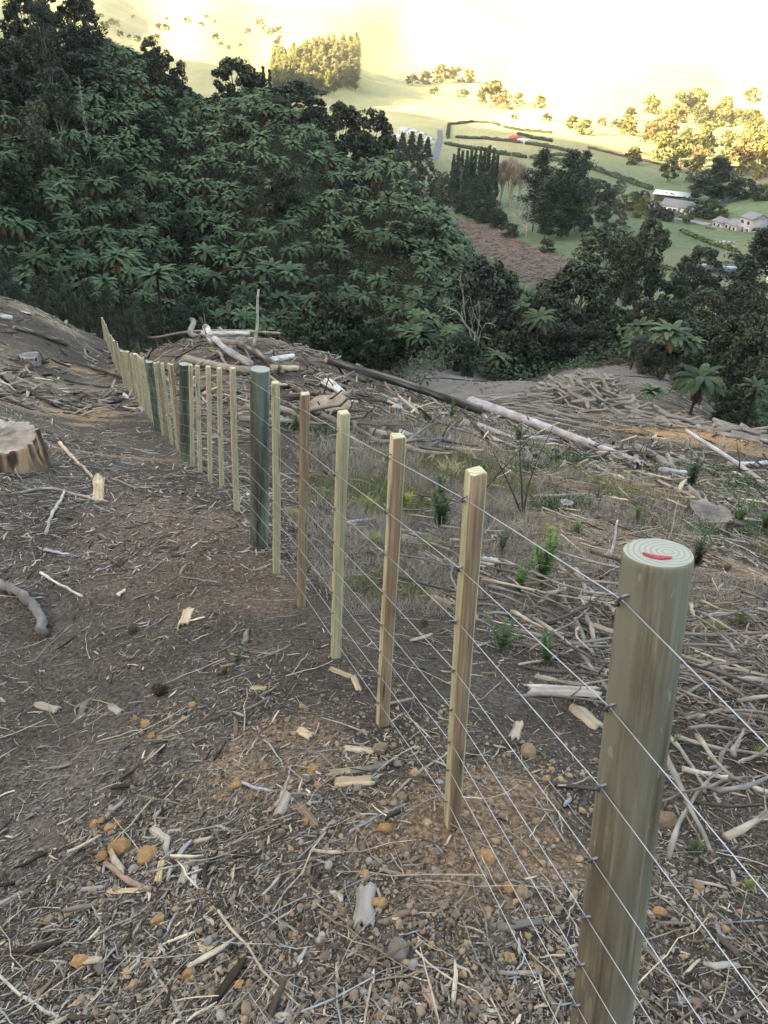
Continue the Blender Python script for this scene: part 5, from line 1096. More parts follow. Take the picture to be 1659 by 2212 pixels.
for a in [('wood_chunk',765,1690,100,26,2,PALE,'large pale yellow wood chunk lying across between the battens and the left clods',1),('wood_chunk',745,1668,86,18,8,(.34,.27,.18),'brown wood chunk right behind the large pale yellow one',2),('wood_chunk',788,1958,92,36,88,GRW,'flat grey wood slab pointing at the viewer in the lower middle',3),
 ('wood_chunk',345,1803,46,16,-38,(.50,.46,.36),'pale two tone wood piece above the orange clods',4),('wood_chunk',440,1815,48,12,10,(.38,.34,.27),'flat grey brown wood piece right of the two tone piece',5),('wood_chunk',378,1795,34,9,5,(.42,.38,.28),'thin pale wood piece behind the two tone piece',6),
 ('wood_chunk',398,1890,52,15,78,(.46,.42,.33),'upright pale wood piece below the orange clods',7),('wood_chunk',345,1885,48,13,82,(.48,.36,.20),'yellowish wood piece below the large rounded clod',8),('wood_chunk',420,1895,50,13,86,(.42,.42,.42),'white grey wood piece next to the upright pale piece',9),('wood_chunk',270,1925,82,12,-4,PALE,'pale splintered wood strip under the round brown stick',10),
 ('wood_chunk',200,1920,60,11,2,GRW,'grey splinter left of the pale wood strip',11),('wood_chunk',665,1762,75,18,-48,BRW,'dark rotten wood piece left of the nearest batten',12),('wood_chunk',665,1870+12,20,20,0,BRW,'stubby brown wood bit on open soil',13),('wood_chunk',450,2050,64,13,-18,PALE,'pale splinter in the lower middle left',14),('wood_chunk',605,2150,44,13,-30,PALE,'pale splinter near the bottom middle',15),
 ('wood_chunk',932,2160,66,18,-62,(.36,.24,.19),'reddish wood slab near the bottom left of the front post',16),('wood_chunk',612,1738,56,20,72,(.40,.36,.30),'round cut branch end standing between the chunks',17),('wood_chunk',738,1455,62,13,-22,PALE,'pale splintered strip by the foot of the third batten from the front',18),('wood_chunk',770,1478,40,11,-65,PALE,'pale splinter pointing down beside the third batten',19),
 ('wood_chunk',1215,1495,170,26,-4,(.52,.47,.40),'thick pale log piece lying left of the front post in the slash',20),('wood_chunk',980,1315,120,24,-28,(.36,.27,.19),'brown barked wood chunk behind the nearest batten',21),('wood_chunk',1270,1555,80,34,-40,(.48,.40,.28),'frayed yellow wood clump left of the front post',22),('wood_chunk',1115,1580,50,18,70,(.42,.35,.26),'short brown wood piece left of the front post',23),
 ('wood_chunk',775,1690-70,70,16,-10,(.44,.38,.28),'pale chunk uphill of the yellow one',24),('wood_chunk',660,1585,40,18,-30,PALE,'small curled pale chunk left of the nearest battens',25),('wood_chunk',402,1335,34,20,70,PALE,'pale curled bark scrap on the path of chips',26),('wood_chunk',105,1530,56,18,-22,(.42,.36,.28),'grey brown wood chunk at the left of the pine cone',27),('wood_chunk',250,1533,34,14,-30,(.45,.42,.37),'pale oval chip left of the pine cone',28),
 ('wood_chunk',560,1488,40,14,-4,(.42,.32,.20),'tan split chunk on the open soil above centre',29),('wood_chunk',213,1060,50,20,80,PALE,'upright pale splinter block on the dark soil at the left',30)]: slab_px(*a)
for a in [('curved_root',[(-25,1262),(20,1285),(58,1300),(85,1330),(98,1378)],17,13,(.17,.16,.15),'thick smooth grey root curving in from the left edge','root',12,1.6),
 ('stick',[(228,1868),(262,1895),(300,1918),(328,1925)],10,9,(.22,.16,.12),'round brown stick below the orange clods'),('stick',[(178,2040),(245,2000),(285,1985),(325,1955)],5,3,(.27,.24,.20),'long broken grey stick at the lower left'),('stick',[(755,1800),(815,1765),(885,1735)],5,3.5,BLU,'blue grey stick pointing at the nearest batten'),
 ('stick',[(300,1843),(345,1853),(372,1870)],4,3,(.30,.31,.30),'thin grey stick across the orange clods'),('stick',[(597,1745),(612,1715),(625,1680)],8,7,(.36,.33,.29),'short round grey stick with pale ends in the middle foreground'),('stick',[(520,1692),(560,1706),(598,1712)],6,4,BLU,'blue grey stick left of the short round one'),
 ('stick',[(-10,2100),(40,2150),(90,2180),(130,2200)],6,5,(.32,.30,.27),'long grey stick in the bottom left corner'),('stick',[(322,2075),(345,2120),(375,2165),(400,2220)],6,5,(.32,.29,.25),'grey stick running to the bottom edge'),('stick',[(1005,1840+60),(1020,1870),(1028,1845)],5,3,DKW,'dark bent twig left of the front post'),
 ('stick',[(820,1880),(870,1892),(935,1905)],6,4,(.25,.21,.17),'brown stick right of the dark rotten piece'),('stick',[(650,2030),(690,1990),(712,1960)],4,3,DKW,'dark charred stick left of the grey wood slab'),('stick',[(740,1936),(770,1935),(800,1960)],3,2,DKW,'dark thin stick beside the grey wood slab'),
 ('stick',[(1235,1340),(1262,1385),(1285,1420)],7,6,(.30,.27,.25),'leaning grey branch among the slash left of the front post','branch'),('stick',[(1180,1235),(1212,1290),(1240,1350),(1262,1395)],6,5,(.30,.28,.26),'long grey branch crossing the slash left of the front post','branch',8,3.0),('stick',[(1240,1245),(1262,1285),(1255,1330),(1285,1420)],8,6,(.30,.27,.24),'forked branch next to the long grey branch','branch',8,4.0),
 ('stick',[(1262,1280),(1300,1310),(1335,1345)],9,8,(.26,.23,.20),'short thick branch right of the forked one','branch',8,2.5),('stick',[(1120,1440),(1200,1425),(1275,1385)],5,3,(.45,.42,.37),'thin bleached stick pointing at the front post','stick',8,2),('stick',[(1480,1560),(1560,1540),(1659,1560)],8,6,(.25,.22,.19),'dark branch at the right edge behind the wires','branch',8,2.5),
 ('stick',[(1455,1600),(1530,1620),(1670,1640)],7,6,(.30,.27,.23),'grey brown branch right of the front post under the wires','branch',8,2.5),('stick',[(1470,1670),(1560,1690),(1660,1720)],10,7,(.44,.40,.34),'pale peeled branch right of the front post','branch',8,2.5),('stick',[(1440,1600),(1490,1660),(1520,1720)],7,5,(.28,.25,.22),'branch sloping down right of the front post','branch',8,3.5),
 ('stick',[(1460,1520),(1540,1470),(1670,1475)],6,5,(.25,.22,.2),'long dark branch at the right edge above the others','branch',8,3),('stick',[(1500,1410),(1580,1440),(1670,1475)],5,4,(.42,.39,.35),'bleached thin branch at the right edge','branch',8,2),('stick',[(1590,1660),(1640,1640),(1680,1600)],6,5,(.3,.27,.23),'short branch leaning up at the right edge','branch',8,5),
 ('stick',[(850,1720),(890,1680),(945,1645),(975,1620)],5,4,(.36,.32,.26),'split stick pointing up to the nearest batten'),('stick',[(30,1068),(110,1055),(210,1082),(235,1085)],6,4,(.32,.29,.25),'long grey branch on the dark soil at the left','branch'),('stick',[(100,1160),(110,1120),(135,1082),(140,1065)],6,5,(.45,.43,.38),'bleached branch standing out of the soil at the left','branch',8,2),
 ('stick',[(130,960),(165,1000),(200,1035)],6,4,(.45,.36,.26),'tan root running right from the big stump','root'),('stick',[(240,1035),(290,1058),(345,1052)],4,3,(.22,.18,.15),'dark curved stick on the open soil right of the stump'),('stick',[(80,1100),(130,1092),(230,1075)],5,3,(.18,.15,.12),'dark branch under the long grey one','branch'),
 ('stick',[(88,1238),(115,1258),(178,1290)],5,4,(.46,.41,.33),'pale stick above the curved root'),('stick',[(95,1170+20),(150,1200),(165,1205)],5,4,(.38,.38,.42),'blue grey splinter in the dark soil at the left'),('stick',[(575,1225),(545,1235),(520,1220)],3,2,(.38,.33,.28),'small stick by the green post foot'),
 ('stick',[(1075,1110),(1060,1140),(1040,1165)],3,2,(.4,.36,.3),'thin stick near the fern like weed'),('stick',[(1330,2050),(1500,2000),(1659,1990)],3,2,(.35,.31,.26),'long thin twig at the right of the front post base'),('stick',[(1480,1760),(1520,1830),(1560,1905)],4,2,(.28,.2,.16),'thin brown stem right of the large tan clod'),('stick',[(845,1560),(870,1540),(905,1570),(930,1595)],3,2,(.42,.36,.28),'crooked pale twig at the foot of the second batten')]: stick_px(*a)

def cone_mesh():
    mb=MB(); V,Fc=I3; mb.add(V*np.array([.42,.42,.62]),Fc,(.03,.024,.02)); n=110
    for i in range(n):
        t=(i+.5)/n; z=1-2*t; a=i*2.39996; r=math.sqrt(1-z*z); nrm=np.array([r*math.cos(a),r*math.sin(a),z]); p=nrm*np.array([.45,.45,.66]); tz=np.array([0,0,1.0])-nrm*nrm[2]; tz/=np.linalg.norm(tz)+1e-6; s=np.cross(nrm,tz); w=.13
        q=p+nrm*.16+tz*.10; mb.add([p-s*w*.6,p+s*w*.6,q+s*w,q-s*w,q+s*w*.9-tz*.05,q-s*w*.9-tz*.05],[(0,1,2,3),(3,2,4,5)],(.11,.085,.065) if i%3 else (.17,.14,.11))
    return mb.build('pine_cone',M['stick'],link=False)
PC=cone_mesh()
for u,v,r,lab in [(348,1497,17,'open dark pine cone on the chips left of centre'),(288,1365,11,'dark pine cone above the curved root level, on the chips'),(1498,1733,11,'pine cone in the slash right of the front post'),(437,1412-400,10,'pine cone on the bare path near the far battens'),(1568,1232,9,'pine cone on the tan soil at the right edge'),(915,1350,10,'pine cone behind the second batten')]:
    p=hit1(u,v); d=dpt(p); s=r*d/F*1.5; o=link_obj('pine_cone',PC,None,(p[0],p[1],p[2]+.45*s)); o.scale=(s,s,s); o.rotation_euler=(random.uniform(.8,1.6),0,random.uniform(0,6)); tag(o,lab,'pine cone')

# ------------------------------------------------------------------ small plants
def feather_plant(name,u,v,hpx,wpx,label,cat,seed,base=(.10,.16,.05),stems=5,ll=.05,dens=26,cap=None):
    p=hit1(u,v); d=dpt(p); H=hpx*d/F*1.35; Wd=wpx*d/F*1.25; rg=np.random.default_rng(seed); root=empty(name,tuple(p)); tag(root,label,cat); sb=MB(); lb=MB()
    for s in range(stems):
        a=rg.uniform(0,6.28); sp=Wd*.5*rg.uniform(.1,1)*(s>0); h=H*rg.uniform(.6,1) if s else H; z=np.linspace(0,1,8); P=np.stack([np.cos(a)*sp*z**1.3,np.sin(a)*sp*z**1.3,h*z],1); add_tube(sb,P,np.linspace(.006,.0015,8)*H*1.6,4,(.12,.09,.05))
        n=int(dens*6); t=rg.uniform(.15,1.03,n); b=np.stack([np.interp(t,z,P[:,i]) for i in range(3)],1); aa=rg.uniform(0,6.28,n); el=rg.uniform(.1,1.0,n); L=H*ll*3*rg.uniform(.6,1.2,n)*(1.15-t*.5)
        D=np.stack([np.cos(aa)*np.cos(el),np.sin(aa)*np.cos(el),np.sin(el)],1); S_=np.cross(D,[0,0,1]); S_/=np.linalg.norm(S_,axis=1)[:,None]; w=L*.10
        X=np.stack([b-S_*w[:,None]*.3,b+D*(L*.5)[:,None]+S_*w[:,None],b+D*L[:,None],b+D*(L*.5)[:,None]-S_*w[:,None]],1); c=np.array(base)*rg.uniform(.65,1.35,(n,1))*(.75+.5*t[:,None]); lb.add(X.reshape(-1,3),np.arange(n*4).reshape(n,4),np.repeat(c,4,0))
    sb.build('stem',M['bark'],root); lb.build('foliage',M['grass'],root); return root
GRN=(.11,.18,.05); YG=(.22,.26,.07)
for i,a in enumerate([('seedling',1168,1282,110,50,'tallest green seedling, left of the front post','plant',GRN),('seedling',1117,1290,70,45,'smaller green seedling left of the tallest one','plant',(.09,.16,.05)),('seedling',1082,1405,62,75,'bright green bushy seedling right of the nearest batten','plant',(.085,.16,.06)),('seedling',1178,1435,66,56,'green seedling between the bushy one and the front post','plant',(.08,.14,.05)),
 ('seedling',1490,1055,60,36,'dark green pine seedling on the right, behind the wires','plant',(.06,.10,.05)),('seedling',1500,1340-110,70,30,'thin dark seedling right of the front post top','plant',(.07,.09,.05)),('seedling',1375,1130,30,22,'small bright seedling right of the white stake','plant',GRN),('seedling',1187,1195,48,40,'yellow green shrublet touching the top wire','plant',YG),
 ('seedling',950,1150,95,60,'fern like green weed between second and nearest batten','plant',(.08,.12,.05)),('seedling',1080,1195,40,46,'dark green weed behind the nearest batten','plant',(.06,.10,.045)),('seedling',1120,960,40,60,'green shrublet under the peeled logs','plant',(.055,.09,.045)),('seedling',640,925,26,40,'green weed behind the first brown batten','plant',(.08,.14,.05)),('seedling',1200,1000,36,90,'dark green broken bough under the silver trunk','plant',(.045,.085,.045)),
 ('seedling',1455,1612,28,20,'tiny bright seedling beside the front post','plant',GRN),('seedling',1590,1135,50,90,'leafy green weeds on the right below the broad stump','plant',(.07,.13,.045)),('seedling',1650,1150,50,50,'leafy green weeds at the right edge','plant',(.08,.14,.045)),('seedling',510,1425,30,80,'low sprawling green weed on the chips left of the battens','plant',(.075,.12,.05)),('seedling',975,905,36,40,'weed beside the knobbly bleached stump','plant',(.08,.13,.05)),('seedling',1040,1070,60,50,'grey green weed left of the nearest batten top','plant',(.08,.11,.055)),
 ('seedling',1615,1920,34,30,'pale yellow leaved weed at the right edge','plant',YG),('seedling',1290,1080,26,60,'green low weed patch behind the white stake','plant',(.05,.09,.04))]): feather_plant(*a[:7],600+i,a[7],stems=6)
def tuft(u,v,hpx,wpx,label,seed,base=(.26,.27,.10),n=150,name='grass_tuft'):
    p=hit1(u,v); d=dpt(p); H=hpx*d/F; Wd=wpx*d/F; rg=np.random.default_rng(seed); mb=MB(); a=rg.uniform(0,6.28,n); o0=rg.normal(size=(n,2))*Wd*.10; L=H*rg.uniform(.6,1.1,n); out=Wd*.5*rg.uniform(.1,1,n); base=tuple(1.25*q for q in base); w=H*.020*rg.uniform(.7,1.3,n)
    t=np.array([0,.35,.7,1.0]); X=[]
    for s_ in (-1,1):
        for k,q in enumerate(t): x=o0[:,0]+np.cos(a)*out*q**1.7-np.sin(a)*w*s_*(1-q*.9); y=o0[:,1]+np.sin(a)*out*q**1.7+np.cos(a)*w*s_*(1-q*.9); X.append(np.stack([x,y,L*(q-.28*q**3)],1))
    X=np.stack(X,1); b=(np.arange(n)*8)[:,None,None]; Fq=np.array([[0,1,5,4],[1,2,6,5],[2,3,7,6]]); c=np.array(base)*rg.uniform(.6,1.3,(n,1)); mb.add(X.reshape(-1,3),(Fq[None]+b).reshape(-1,4),np.repeat(c,8,0)); o=mb.build(name,M['grass']); o.location=tuple(p); return tag(o,label,'grass')
for i,a in enumerate([(965,1040,60,90,'big tan green grass tuft behind the second batten',(.24,.23,.13)),(868,1100,62,70,'yellow green grass tuft touching the second batten',(.24,.27,.09)),(795,1105,44,50,'yellow green tuft between third and second batten',(.24,.27,.08)),(808,1180,42,56,'yellow green tuft lower, left of the second batten',(.22,.26,.08)),(925,1195,46,60,'green grass tuft right of the second batten',(.18,.23,.08)),(632,1120,34,46,'pale tuft between the first two battens behind the green post',(.30,.30,.16)),(545,1030,22,26,'small yellow tuft left of the green post',(.26,.28,.09)),(1000,1000,50,80,'straw coloured tuft right of the big one',(.28,.25,.15)),(1540,1360,36,60,'yellow grass tuft at the right behind the wires',(.25,.26,.09)),(1600,1345,30,60,'olive grass tuft at the right edge',(.16,.18,.07)),(1500,1840,40,50,'dark green tuft right of the front post',(.10,.14,.06)),(1245,1150,34,50,'fine green tuft below the wires',(.15,.19,.08)),(870,985,36,60,'grey straw tuft behind the second batten',(.27,.25,.19)),(1020,1120,40,40,'straw tuft left of the nearest batten',(.27,.25,.12)),(1640,1630,26,50,'yellow green tuft at the right edge under the wires',(.22,.26,.07))]): tuft(*a[:5],700+i,a[5])
# low dry grass, moss and weeds that nobody could count
u=RNG.uniform(640,1659,20000); v=RNG.uniform(900,1330,20000); Pp=hit(u,v); ok=in_clear(Pp[:,0],Pp[:,1]); Pp=Pp[ok];u=u[ok];v=v[ok]; xf=np.interp(Pp[:,1],[a[1] for a in FB],[a[0] for a in FB]); q=vnoise(Pp[:,0]/1.1,Pp[:,1]/1.1,97); wgt=np.exp(-((u-900)/170)**2-((v-1060)/110)**2)*1.4+.28*(q>.55); ok=(Pp[:,0]>xf+.2)&(RNG.random(len(u))<wgt); Pp=Pp[ok]; k=len(Pp); print('grass',k)
d=-(Pp@M3)[:,2]; mb=MB(); nb=9; B=np.repeat(Pp,nb,0)+RNG.normal(size=(k*nb,3))*np.repeat(d,nb)[:,None]*np.array([.006,.006,0]); n=k*nb; L=np.repeat(np.clip(d*.016,.06,.22),nb)*RNG.uniform(.5,1.5,n); D=RNG.normal(size=(n,3))*.55; D[:,2]=np.abs(D[:,2])+.5; D/=np.linalg.norm(D,axis=1)[:,None]; S_=np.cross(D,RNG.normal(size=(n,3))); S_/=np.linalg.norm(S_,axis=1)[:,None]; w=np.maximum(L*.02,np.repeat(d,nb)*.0005)
B[:,2]=gz(B[:,0],B[:,1]); X=np.stack([B-S_*w[:,None],B+S_*w[:,None],B+D*L[:,None]],1); green=vnoise(B[:,0]/.9,B[:,1]/.9,98)>.70; c=np.where(green[:,None],np.array([(.19,.20,.10)]),np.array([(.29,.265,.22)]))*RNG.uniform(.6,1.25,(n,1)); mb.add(X.reshape(-1,3),np.arange(n*3).reshape(n,3),np.repeat(c,3,0)); o=mb.build('dry_grass',M['grass']); tag(o,'low grey straw and sparse grass right of the fence','dry grass',kind='stuff')
pts=[(1190,1095,70,8),(1240,1085,60,8),(1420,1010,60,8),(1500,1020,50,10),(1600,1050,60,16),(1530,1145,60,10),(1620,1140,50,14),(1120,975,50,9),(1440,800,20,4),(1240,795,60,4),(1150,1010,60,10),(1240,995,50,8),(820,792,90,3),(1000,796,110,3),(700,930,40,8),(970,1180,30,12),(620,920,30,8)]
mb=MB(); PP=[];SS=[]
for (uu,vv,du,dv) in pts:
    n=900; a=uu+RNG.normal(size=n)*du*.5; b=vv+RNG.normal(size=n)*dv*.7; q=hit(a,b); q=q[~np.isnan(q[:,0])]; dd=-(q@M3)[:,2]; q[:,2]+=RNG.random(len(q))*dd*.006; PP.append(q); SS.append(np.clip(dd*.0022,.012,.12)*RNG.uniform(.6,1.4,len(q)))
PP=np.concatenate(PP); leaves(mb,PP,np.concatenate(SS),np.array((.06,.105,.045))*RNG.uniform(.6,1.4,(len(PP),1)),.5); o=mb.build('low_weeds',M['under']); tag(o,'low dark green weeds creeping over parts of the clearing','weeds',kind='stuff')
# dark stems with sparse leaves rising behind the nearest batten
def stems(pxlists,label,name='thin_shrub'):
    b=hit1(*pxlists[0][0]); d=dpt(b); root=empty(name,tuple(b)); tag(root,label,'shrub')
    for L_ in pxlists:
        P=np.array([pt(u,v,d) for u,v in L_])-b; P[:,1]+=np.linspace(0,.15,len(P)); mb=MB(); add_tube(mb,P,np.linspace(.010,.003,len(P))*d/7,5,(.05,.04,.04)); mb.build('stem',M['bark'],root,smooth=True)
        n=60; t=RNG.uniform(.55,1,n); q=np.stack([np.interp(t,np.linspace(0,1,len(P)),P[:,i]) for i in range(3)],1)+RNG.normal(size=(n,3))*.045; lb=MB(); leaves(lb,q,.016*RNG.uniform(.6,1.3,n),np.array((.13,.17,.07))*RNG.uniform(.6,1.3,(n,1)),.3); lb.build('foliage',M['grass'],root)
stems([[(1130,1118),(1140,1060),(1165,1000),(1200,932)],[(1130,1118),(1128,1050),(1125,990),(1130,950)],[(1130,1118),(1105,1060),(1080,1010),(1068,990)]],'spindly dark stemmed shrub rising behind the nearest batten')
stems([[(1020,1105),(1050,1060),(1100,1010),(1150,960)],[(1020,1105),(1012,1060),(1016,1020)]],'leaning thin shrub with few leaves left of the spindly one')
stems([[(1590,1020),(1625,1010),(1659,985)],[(1590,1040),(1600,1000),(1595,960)]],'dark bare twiggy shrub at the right edge by the raised trunk')

# ------------------------------------------------------------------ old fence, hedges, buildings
of=empty('old_fence',tuple(hit1(900,797))); tag(of,'low old fence of many thin stakes along the forest edge beyond the clearing','fence'); ofl=np.array(of.location)
pm=MB(); add_tube(pm,[(0,0,-.1),(.01,0,.6),(0,.01,1.2)],[.045,.04,.035],5,(.34,.31,.27)); pm=pm.build('post',M['stick'],link=False)
q=[(640,772),(760,783),(880,797),(1000,800),(1100,800),(1180,797),(1262,790)]; nP=78; tt=np.linspace(0,1,nP); us=np.interp(tt,np.linspace(0,1,len(q)),[a for a,_ in q]); vs=np.interp(tt,np.linspace(0,1,len(q)),[b for _,b in q]); HP=hit(us,vs); HP=HP[~np.isnan(HP[:,0])]
HP=HP[(HP[:,1]>70)]
for p in HP: o=link_obj('post',pm,of,tuple(p-ofl)); o.rotation_euler=(random.uniform(-.12,.12),random.uniform(-.12,.12),random.uniform(0,6)); o.scale=(1,1,random.uniform(.85,1.15))
for h in (.4,.8,1.1): mb=MB(); add_tube(mb,HP-ofl+np.array([0,0,h]),.012,3,(.3,.3,.3)); mb.build('wire',M['stick'],of)
def hedge(pts,h,w,label,dens=16,col=(.045,.06,.035)):
    H_=np.array([hit1(*q) for q in pts]); o0=H_[0].copy(); s=np.r_[0,np.cumsum(np.linalg.norm(np.diff(H_[:,:2],axis=0),axis=1))]; n=int(s[-1]*dens); t=RNG.uniform(0,s[-1],n); x=np.interp(t,s,H_[:,0])+RNG.normal(size=n)*w*.33; y=np.interp(t,s,H_[:,1])+RNG.normal(size=n)*w*.33; top=h*(.75+.5*vnoise(t/6,t*0,4)); z=gz(x,y)+top*RNG.random(n)**.6
    mb=MB(); leaves(mb,np.stack([x,y,z],1)-o0,RNG.uniform(.35,.8,n),np.array(col)*RNG.uniform(.7,1.35,(n,1)),.4)
    tb=np.linspace(0,s[-1],max(3,int(s[-1]/6))); xb=np.interp(tb,s,H_[:,0]); yb=np.interp(tb,s,H_[:,1]); add_tube(mb,np.stack([xb,yb,gz(xb,yb)+h*.35],1)-o0,h*.42,6,np.array(col)*.8); o=mb.build('hedge',M['leaf']); o.location=tuple(o0); return tag(o,label,'hedge')
hedge([(985,298),(1050,301),(1105,307),(1200,322),(1252,336)],2.4,2.2,'dark hedge across the paddocks passing in front of the red shed')
hedge([(960,312),(1040,325),(1136,342)],2.6,2.4,'dark hedge running right from the road, nearest the conifers')
hedge([(1146,342),(1230,353),(1310,377),(1370,399),(1407,411)],2.6,2.4,'long dark hedge running down right towards the farm buildings')
hedge([(1160,342),(1205,336),(1246,342)],2.0,2,'short hedge linking two long hedges in the middle of the paddocks')
hedge([(967,300),(970,270),(1020,264),(1062,266),(1078,273)],2.2,2,'hedge round three sides of the half lit paddock')
hedge([(1088,276),(1130,284),(1192,289)],2.2,2,'dark hedge above the small shaded paddock'); hedge([(1118,291),(1150,300),(1192,307)],2.2,2,'dark hedge below the small shaded paddock')
hedge([(1418,433),(1440,434),(1497,444)],3.6,2.6,'tall clipped hedge between the white roofed and the grey roofed building',col=(.03,.045,.03))
hedge([(1470,500),(1520,522),(1590,545)],1.4,1.6,'low garden hedge sloping down below the farmhouse lawn',col=(.07,.10,.04)); hedge([(1300,520+10),(1340,526),(1390,500+12)],1.0,1.5,'low scrubby hedge at the field below the shrubs',col=(.08,.09,.05))
hedge([(1405,575),(1480,590),(1560,583)],1.2,1.5,'rough edge of scrub along the near side of the pond',col=(.08,.09,.05))
hedge([(1470,368),(1400,350),(1330,335),(1270,320)],1.2,1.2,'low brown hedge line across the sunlit paddock',col=(.13,.10,.05)); hedge([(1360,325),(1440,345),(1500,370)],1.2,1.2,'brown hedge line left of the golden trees',col=(.13,.10,.05))
def house(name,cat,label,a,b,W_,hw,hr,wall,roof,wins=(),over=.4,base_extra=0,gable_label=None):
    """a building whose front wall runs from picture point a to b; W_ deep, hw high walls, hr roof rise"""
    A=hit1(*a); B=hit1(*b); L=np.hypot(*(B-A)[:2]); yaw=math.atan2(B[1]-A[1],B[0]-A[0]); z=min(A[2],B[2])
    root=empty(name,(A[0],A[1],z),yaw); tag(root,label,cat)
    mb=MB(); V=box(0,L,0,W_,-1,hw+base_extra); mb.add(V,BOXF); mb.add([(0,0,hw),(0,W_,hw),(0,W_/2,hw+hr-.05),(L,0,hw),(L,W_,hw),(L,W_/2,hw+hr-.05)],[(0,2,1),(3,4,5)]); mb.build('wall',M[wall],root)
    r=MB(); o=over; k=hr/(W_/2); y0=-o; z0=hw-o*k+.02
    P=[(-o,y0,z0),(L+o,y0,z0),(L+o,W_/2,hw+hr),(-o,W_/2,hw+hr),(L+o,W_+o,z0),(-o,W_+o,z0)]; P+= [(x,y,zz+.15) for x,y,zz in P]
    r.add(P,[(0,1,2,3),(3,2,4,5),(7,6,9,8),(8,9,11,10),(0,6,7,1),(5,4,10,11),(0,3,9,6),(3,5,11,9),(1,7,8,2),(2,8,10,4)]); r.build('roof',M[roof],root)
    for (x,zb,w,h,nm) in wins:
        f=MB(); f.add(box(x*L-.12,x*L+w+.12,-.10,.02,zb-.12,zb+h+.12),BOXF); fo=f.build(nm,M['white'],root); g_=MB(); g_.add(box(x*L,x*L+w,-.13,-.08,zb,zb+h),BOXF); g_.build('pane',M['glass'],fo)
    return root,L
house('farm_shed','shed','long open shed with a low white roof behind the clipped hedge',(1412,433),(1480,440),14,3.2,1.0,'darkwall','roofwhite',over=1.0)
house('farm_building','building','long white building with a grey pitched roof beside the clipped hedge',(1424,456),(1487,466),9,2.9,2.4,'white','roofgrey',[(.12,.2,1.3,2.0,'door'),(.28,.9,1.8,1.1,'window'),(.45,.9,1.8,1.1,'window')])
house('farmhouse','house','two storey grey house with pitched roof at the right end of the farmstead',(1592,499),(1618,503),8,5.6,1.9,'wallgrey','roofgrey',[(.15,3.6,1.6,1.2,'window'),(.35,.3,1.2,2.0,'door'),(.65,3.6,1.6,1.2,'window'),(.70,.9,1.6,1.2,'window')])
house('cottage_wing','house','low grey roofed wing joined left of the two storey house',(1563,494),(1591,499),7,2.6,1.6,'wallgrey','roofgrey',[(.1,.8,1.5,1.2,'window'),(.4,.2,1.4,2,'door'),(.7,.8,1.5,1.2,'window')])
house('cottage','house','smallest low grey roofed cottage at the left end of the farmhouse row',(1537,489),(1558,493),6,2.5,1.5,'wallgrey','roofgrey',[(.15,.8,1.4,1.2,'window'),(.6,.8,1.4,1.2,'window')])
house('red_shed','shed','small red shed standing behind the dark paddock hedge',(1099,306),(1116,308),7,3.6,1.4,'red','red',[(.3,.1,2.4,2.6,'door')])
house('white_shed','shed','low white shed right of the red one in the paddocks',(1117,309),(1133,312),6,2.8,.9,'white','roofwhite',[(.4,.8,1.6,1.1,'window')])
for a,b,c,d_ ,lab in [((860,287),(874,289),7,2.8,'white house left of the road, left one of the pair in front'),((879,292),(893,295),7,2.6,'white house left of the road, right one of the pair in front'),((848,302),(859,304),6,2.5,'pale low house furthest left of the road hamlet'),((902,298),(911,300),6,2.5,'small pale house nearest the road bend'),((917,308),(928,311),6,2.5,'bluish white house right beside the road'),]:
    house('white_house','house',lab,a,b,c,d_,1.8,'white','roofwhite',[(.2,.9,1.5,1.2,'window'),(.6,.9,1.5,1.2,'window')])
# dark screen wall before the grey roofed building
A=hit1(1402,462); B=hit1(1476,472); L=np.hypot(*(B-A)[:2]); mb=MB(); n=16
for i in range(n): mb.add(box(i*L/n,(i+.93)*L/n,0,.12,-.6,2.2),BOXF)
mb.add(box(0,L,.12,.2,1.7,1.85),BOXF); o=mb.build('timber_screen',M['darkwall']); o.location=tuple(A); o.rotation_euler=(0,0,math.atan2(B[1]-A[1],B[0]-A[0])); tag(o,'long dark timber screen wall below the grey roofed building','fence')
# deck with posts along the front of the farmhouse row
A=hit1(1530,492); B=hit1(1600,505); L=np.hypot(*(B-A)[:2]); r=empty('veranda',tuple(A),math.atan2(B[1]-A[1],B[0]-A[0])); tag(r,'dark timber deck with railing along the front of the farmhouse row','deck'); mb=MB(); mb.add(box(0,L,-1.5,1.5,-1.2,.35),BOXF); mb.build('deck',M['darkwall'],r); mb=MB()
for i in range(15): mb.add(box(i*L/15,i*L/15+.12,-1.5,-1.38,.35,1.3),BOXF)
mb.add(box(0,L,-1.52,-1.36,1.3,1.4),BOXF); mb.build('railing',M['wallgrey'],r)
# white wrapped bales at the right edge
for u,v,lab in [(1660,588,'upper of the two white wrapped bales at the right edge'),(1664,612,'lower of the two white wrapped bales at the right edge')]:
    p=hit1(u,v); d=dpt(p); R=10*d/F; mb=MB(); prof=[(0,.0),(.85,.0),(1,.12),(1,1.2),(.85,1.35),(0,1.36)]; S=24; th=np.arange(S)/S*6.2832; V=np.concatenate([np.stack([R*a*np.cos(th),R*a*np.sin(th),np.full(S,R*b)],1) for a,b in prof]); i=np.arange(S); j=(i+1)%S; mb.add(V,np.concatenate([np.stack([k*S+i,k*S+j,(k+1)*S+j,(k+1)*S+i],1) for k in range(5)])); o=mb.build('wrapped_bale',M['white'],smooth=True); o.location=tuple(p); tag(o,lab,'hay bale','wrapped bales')
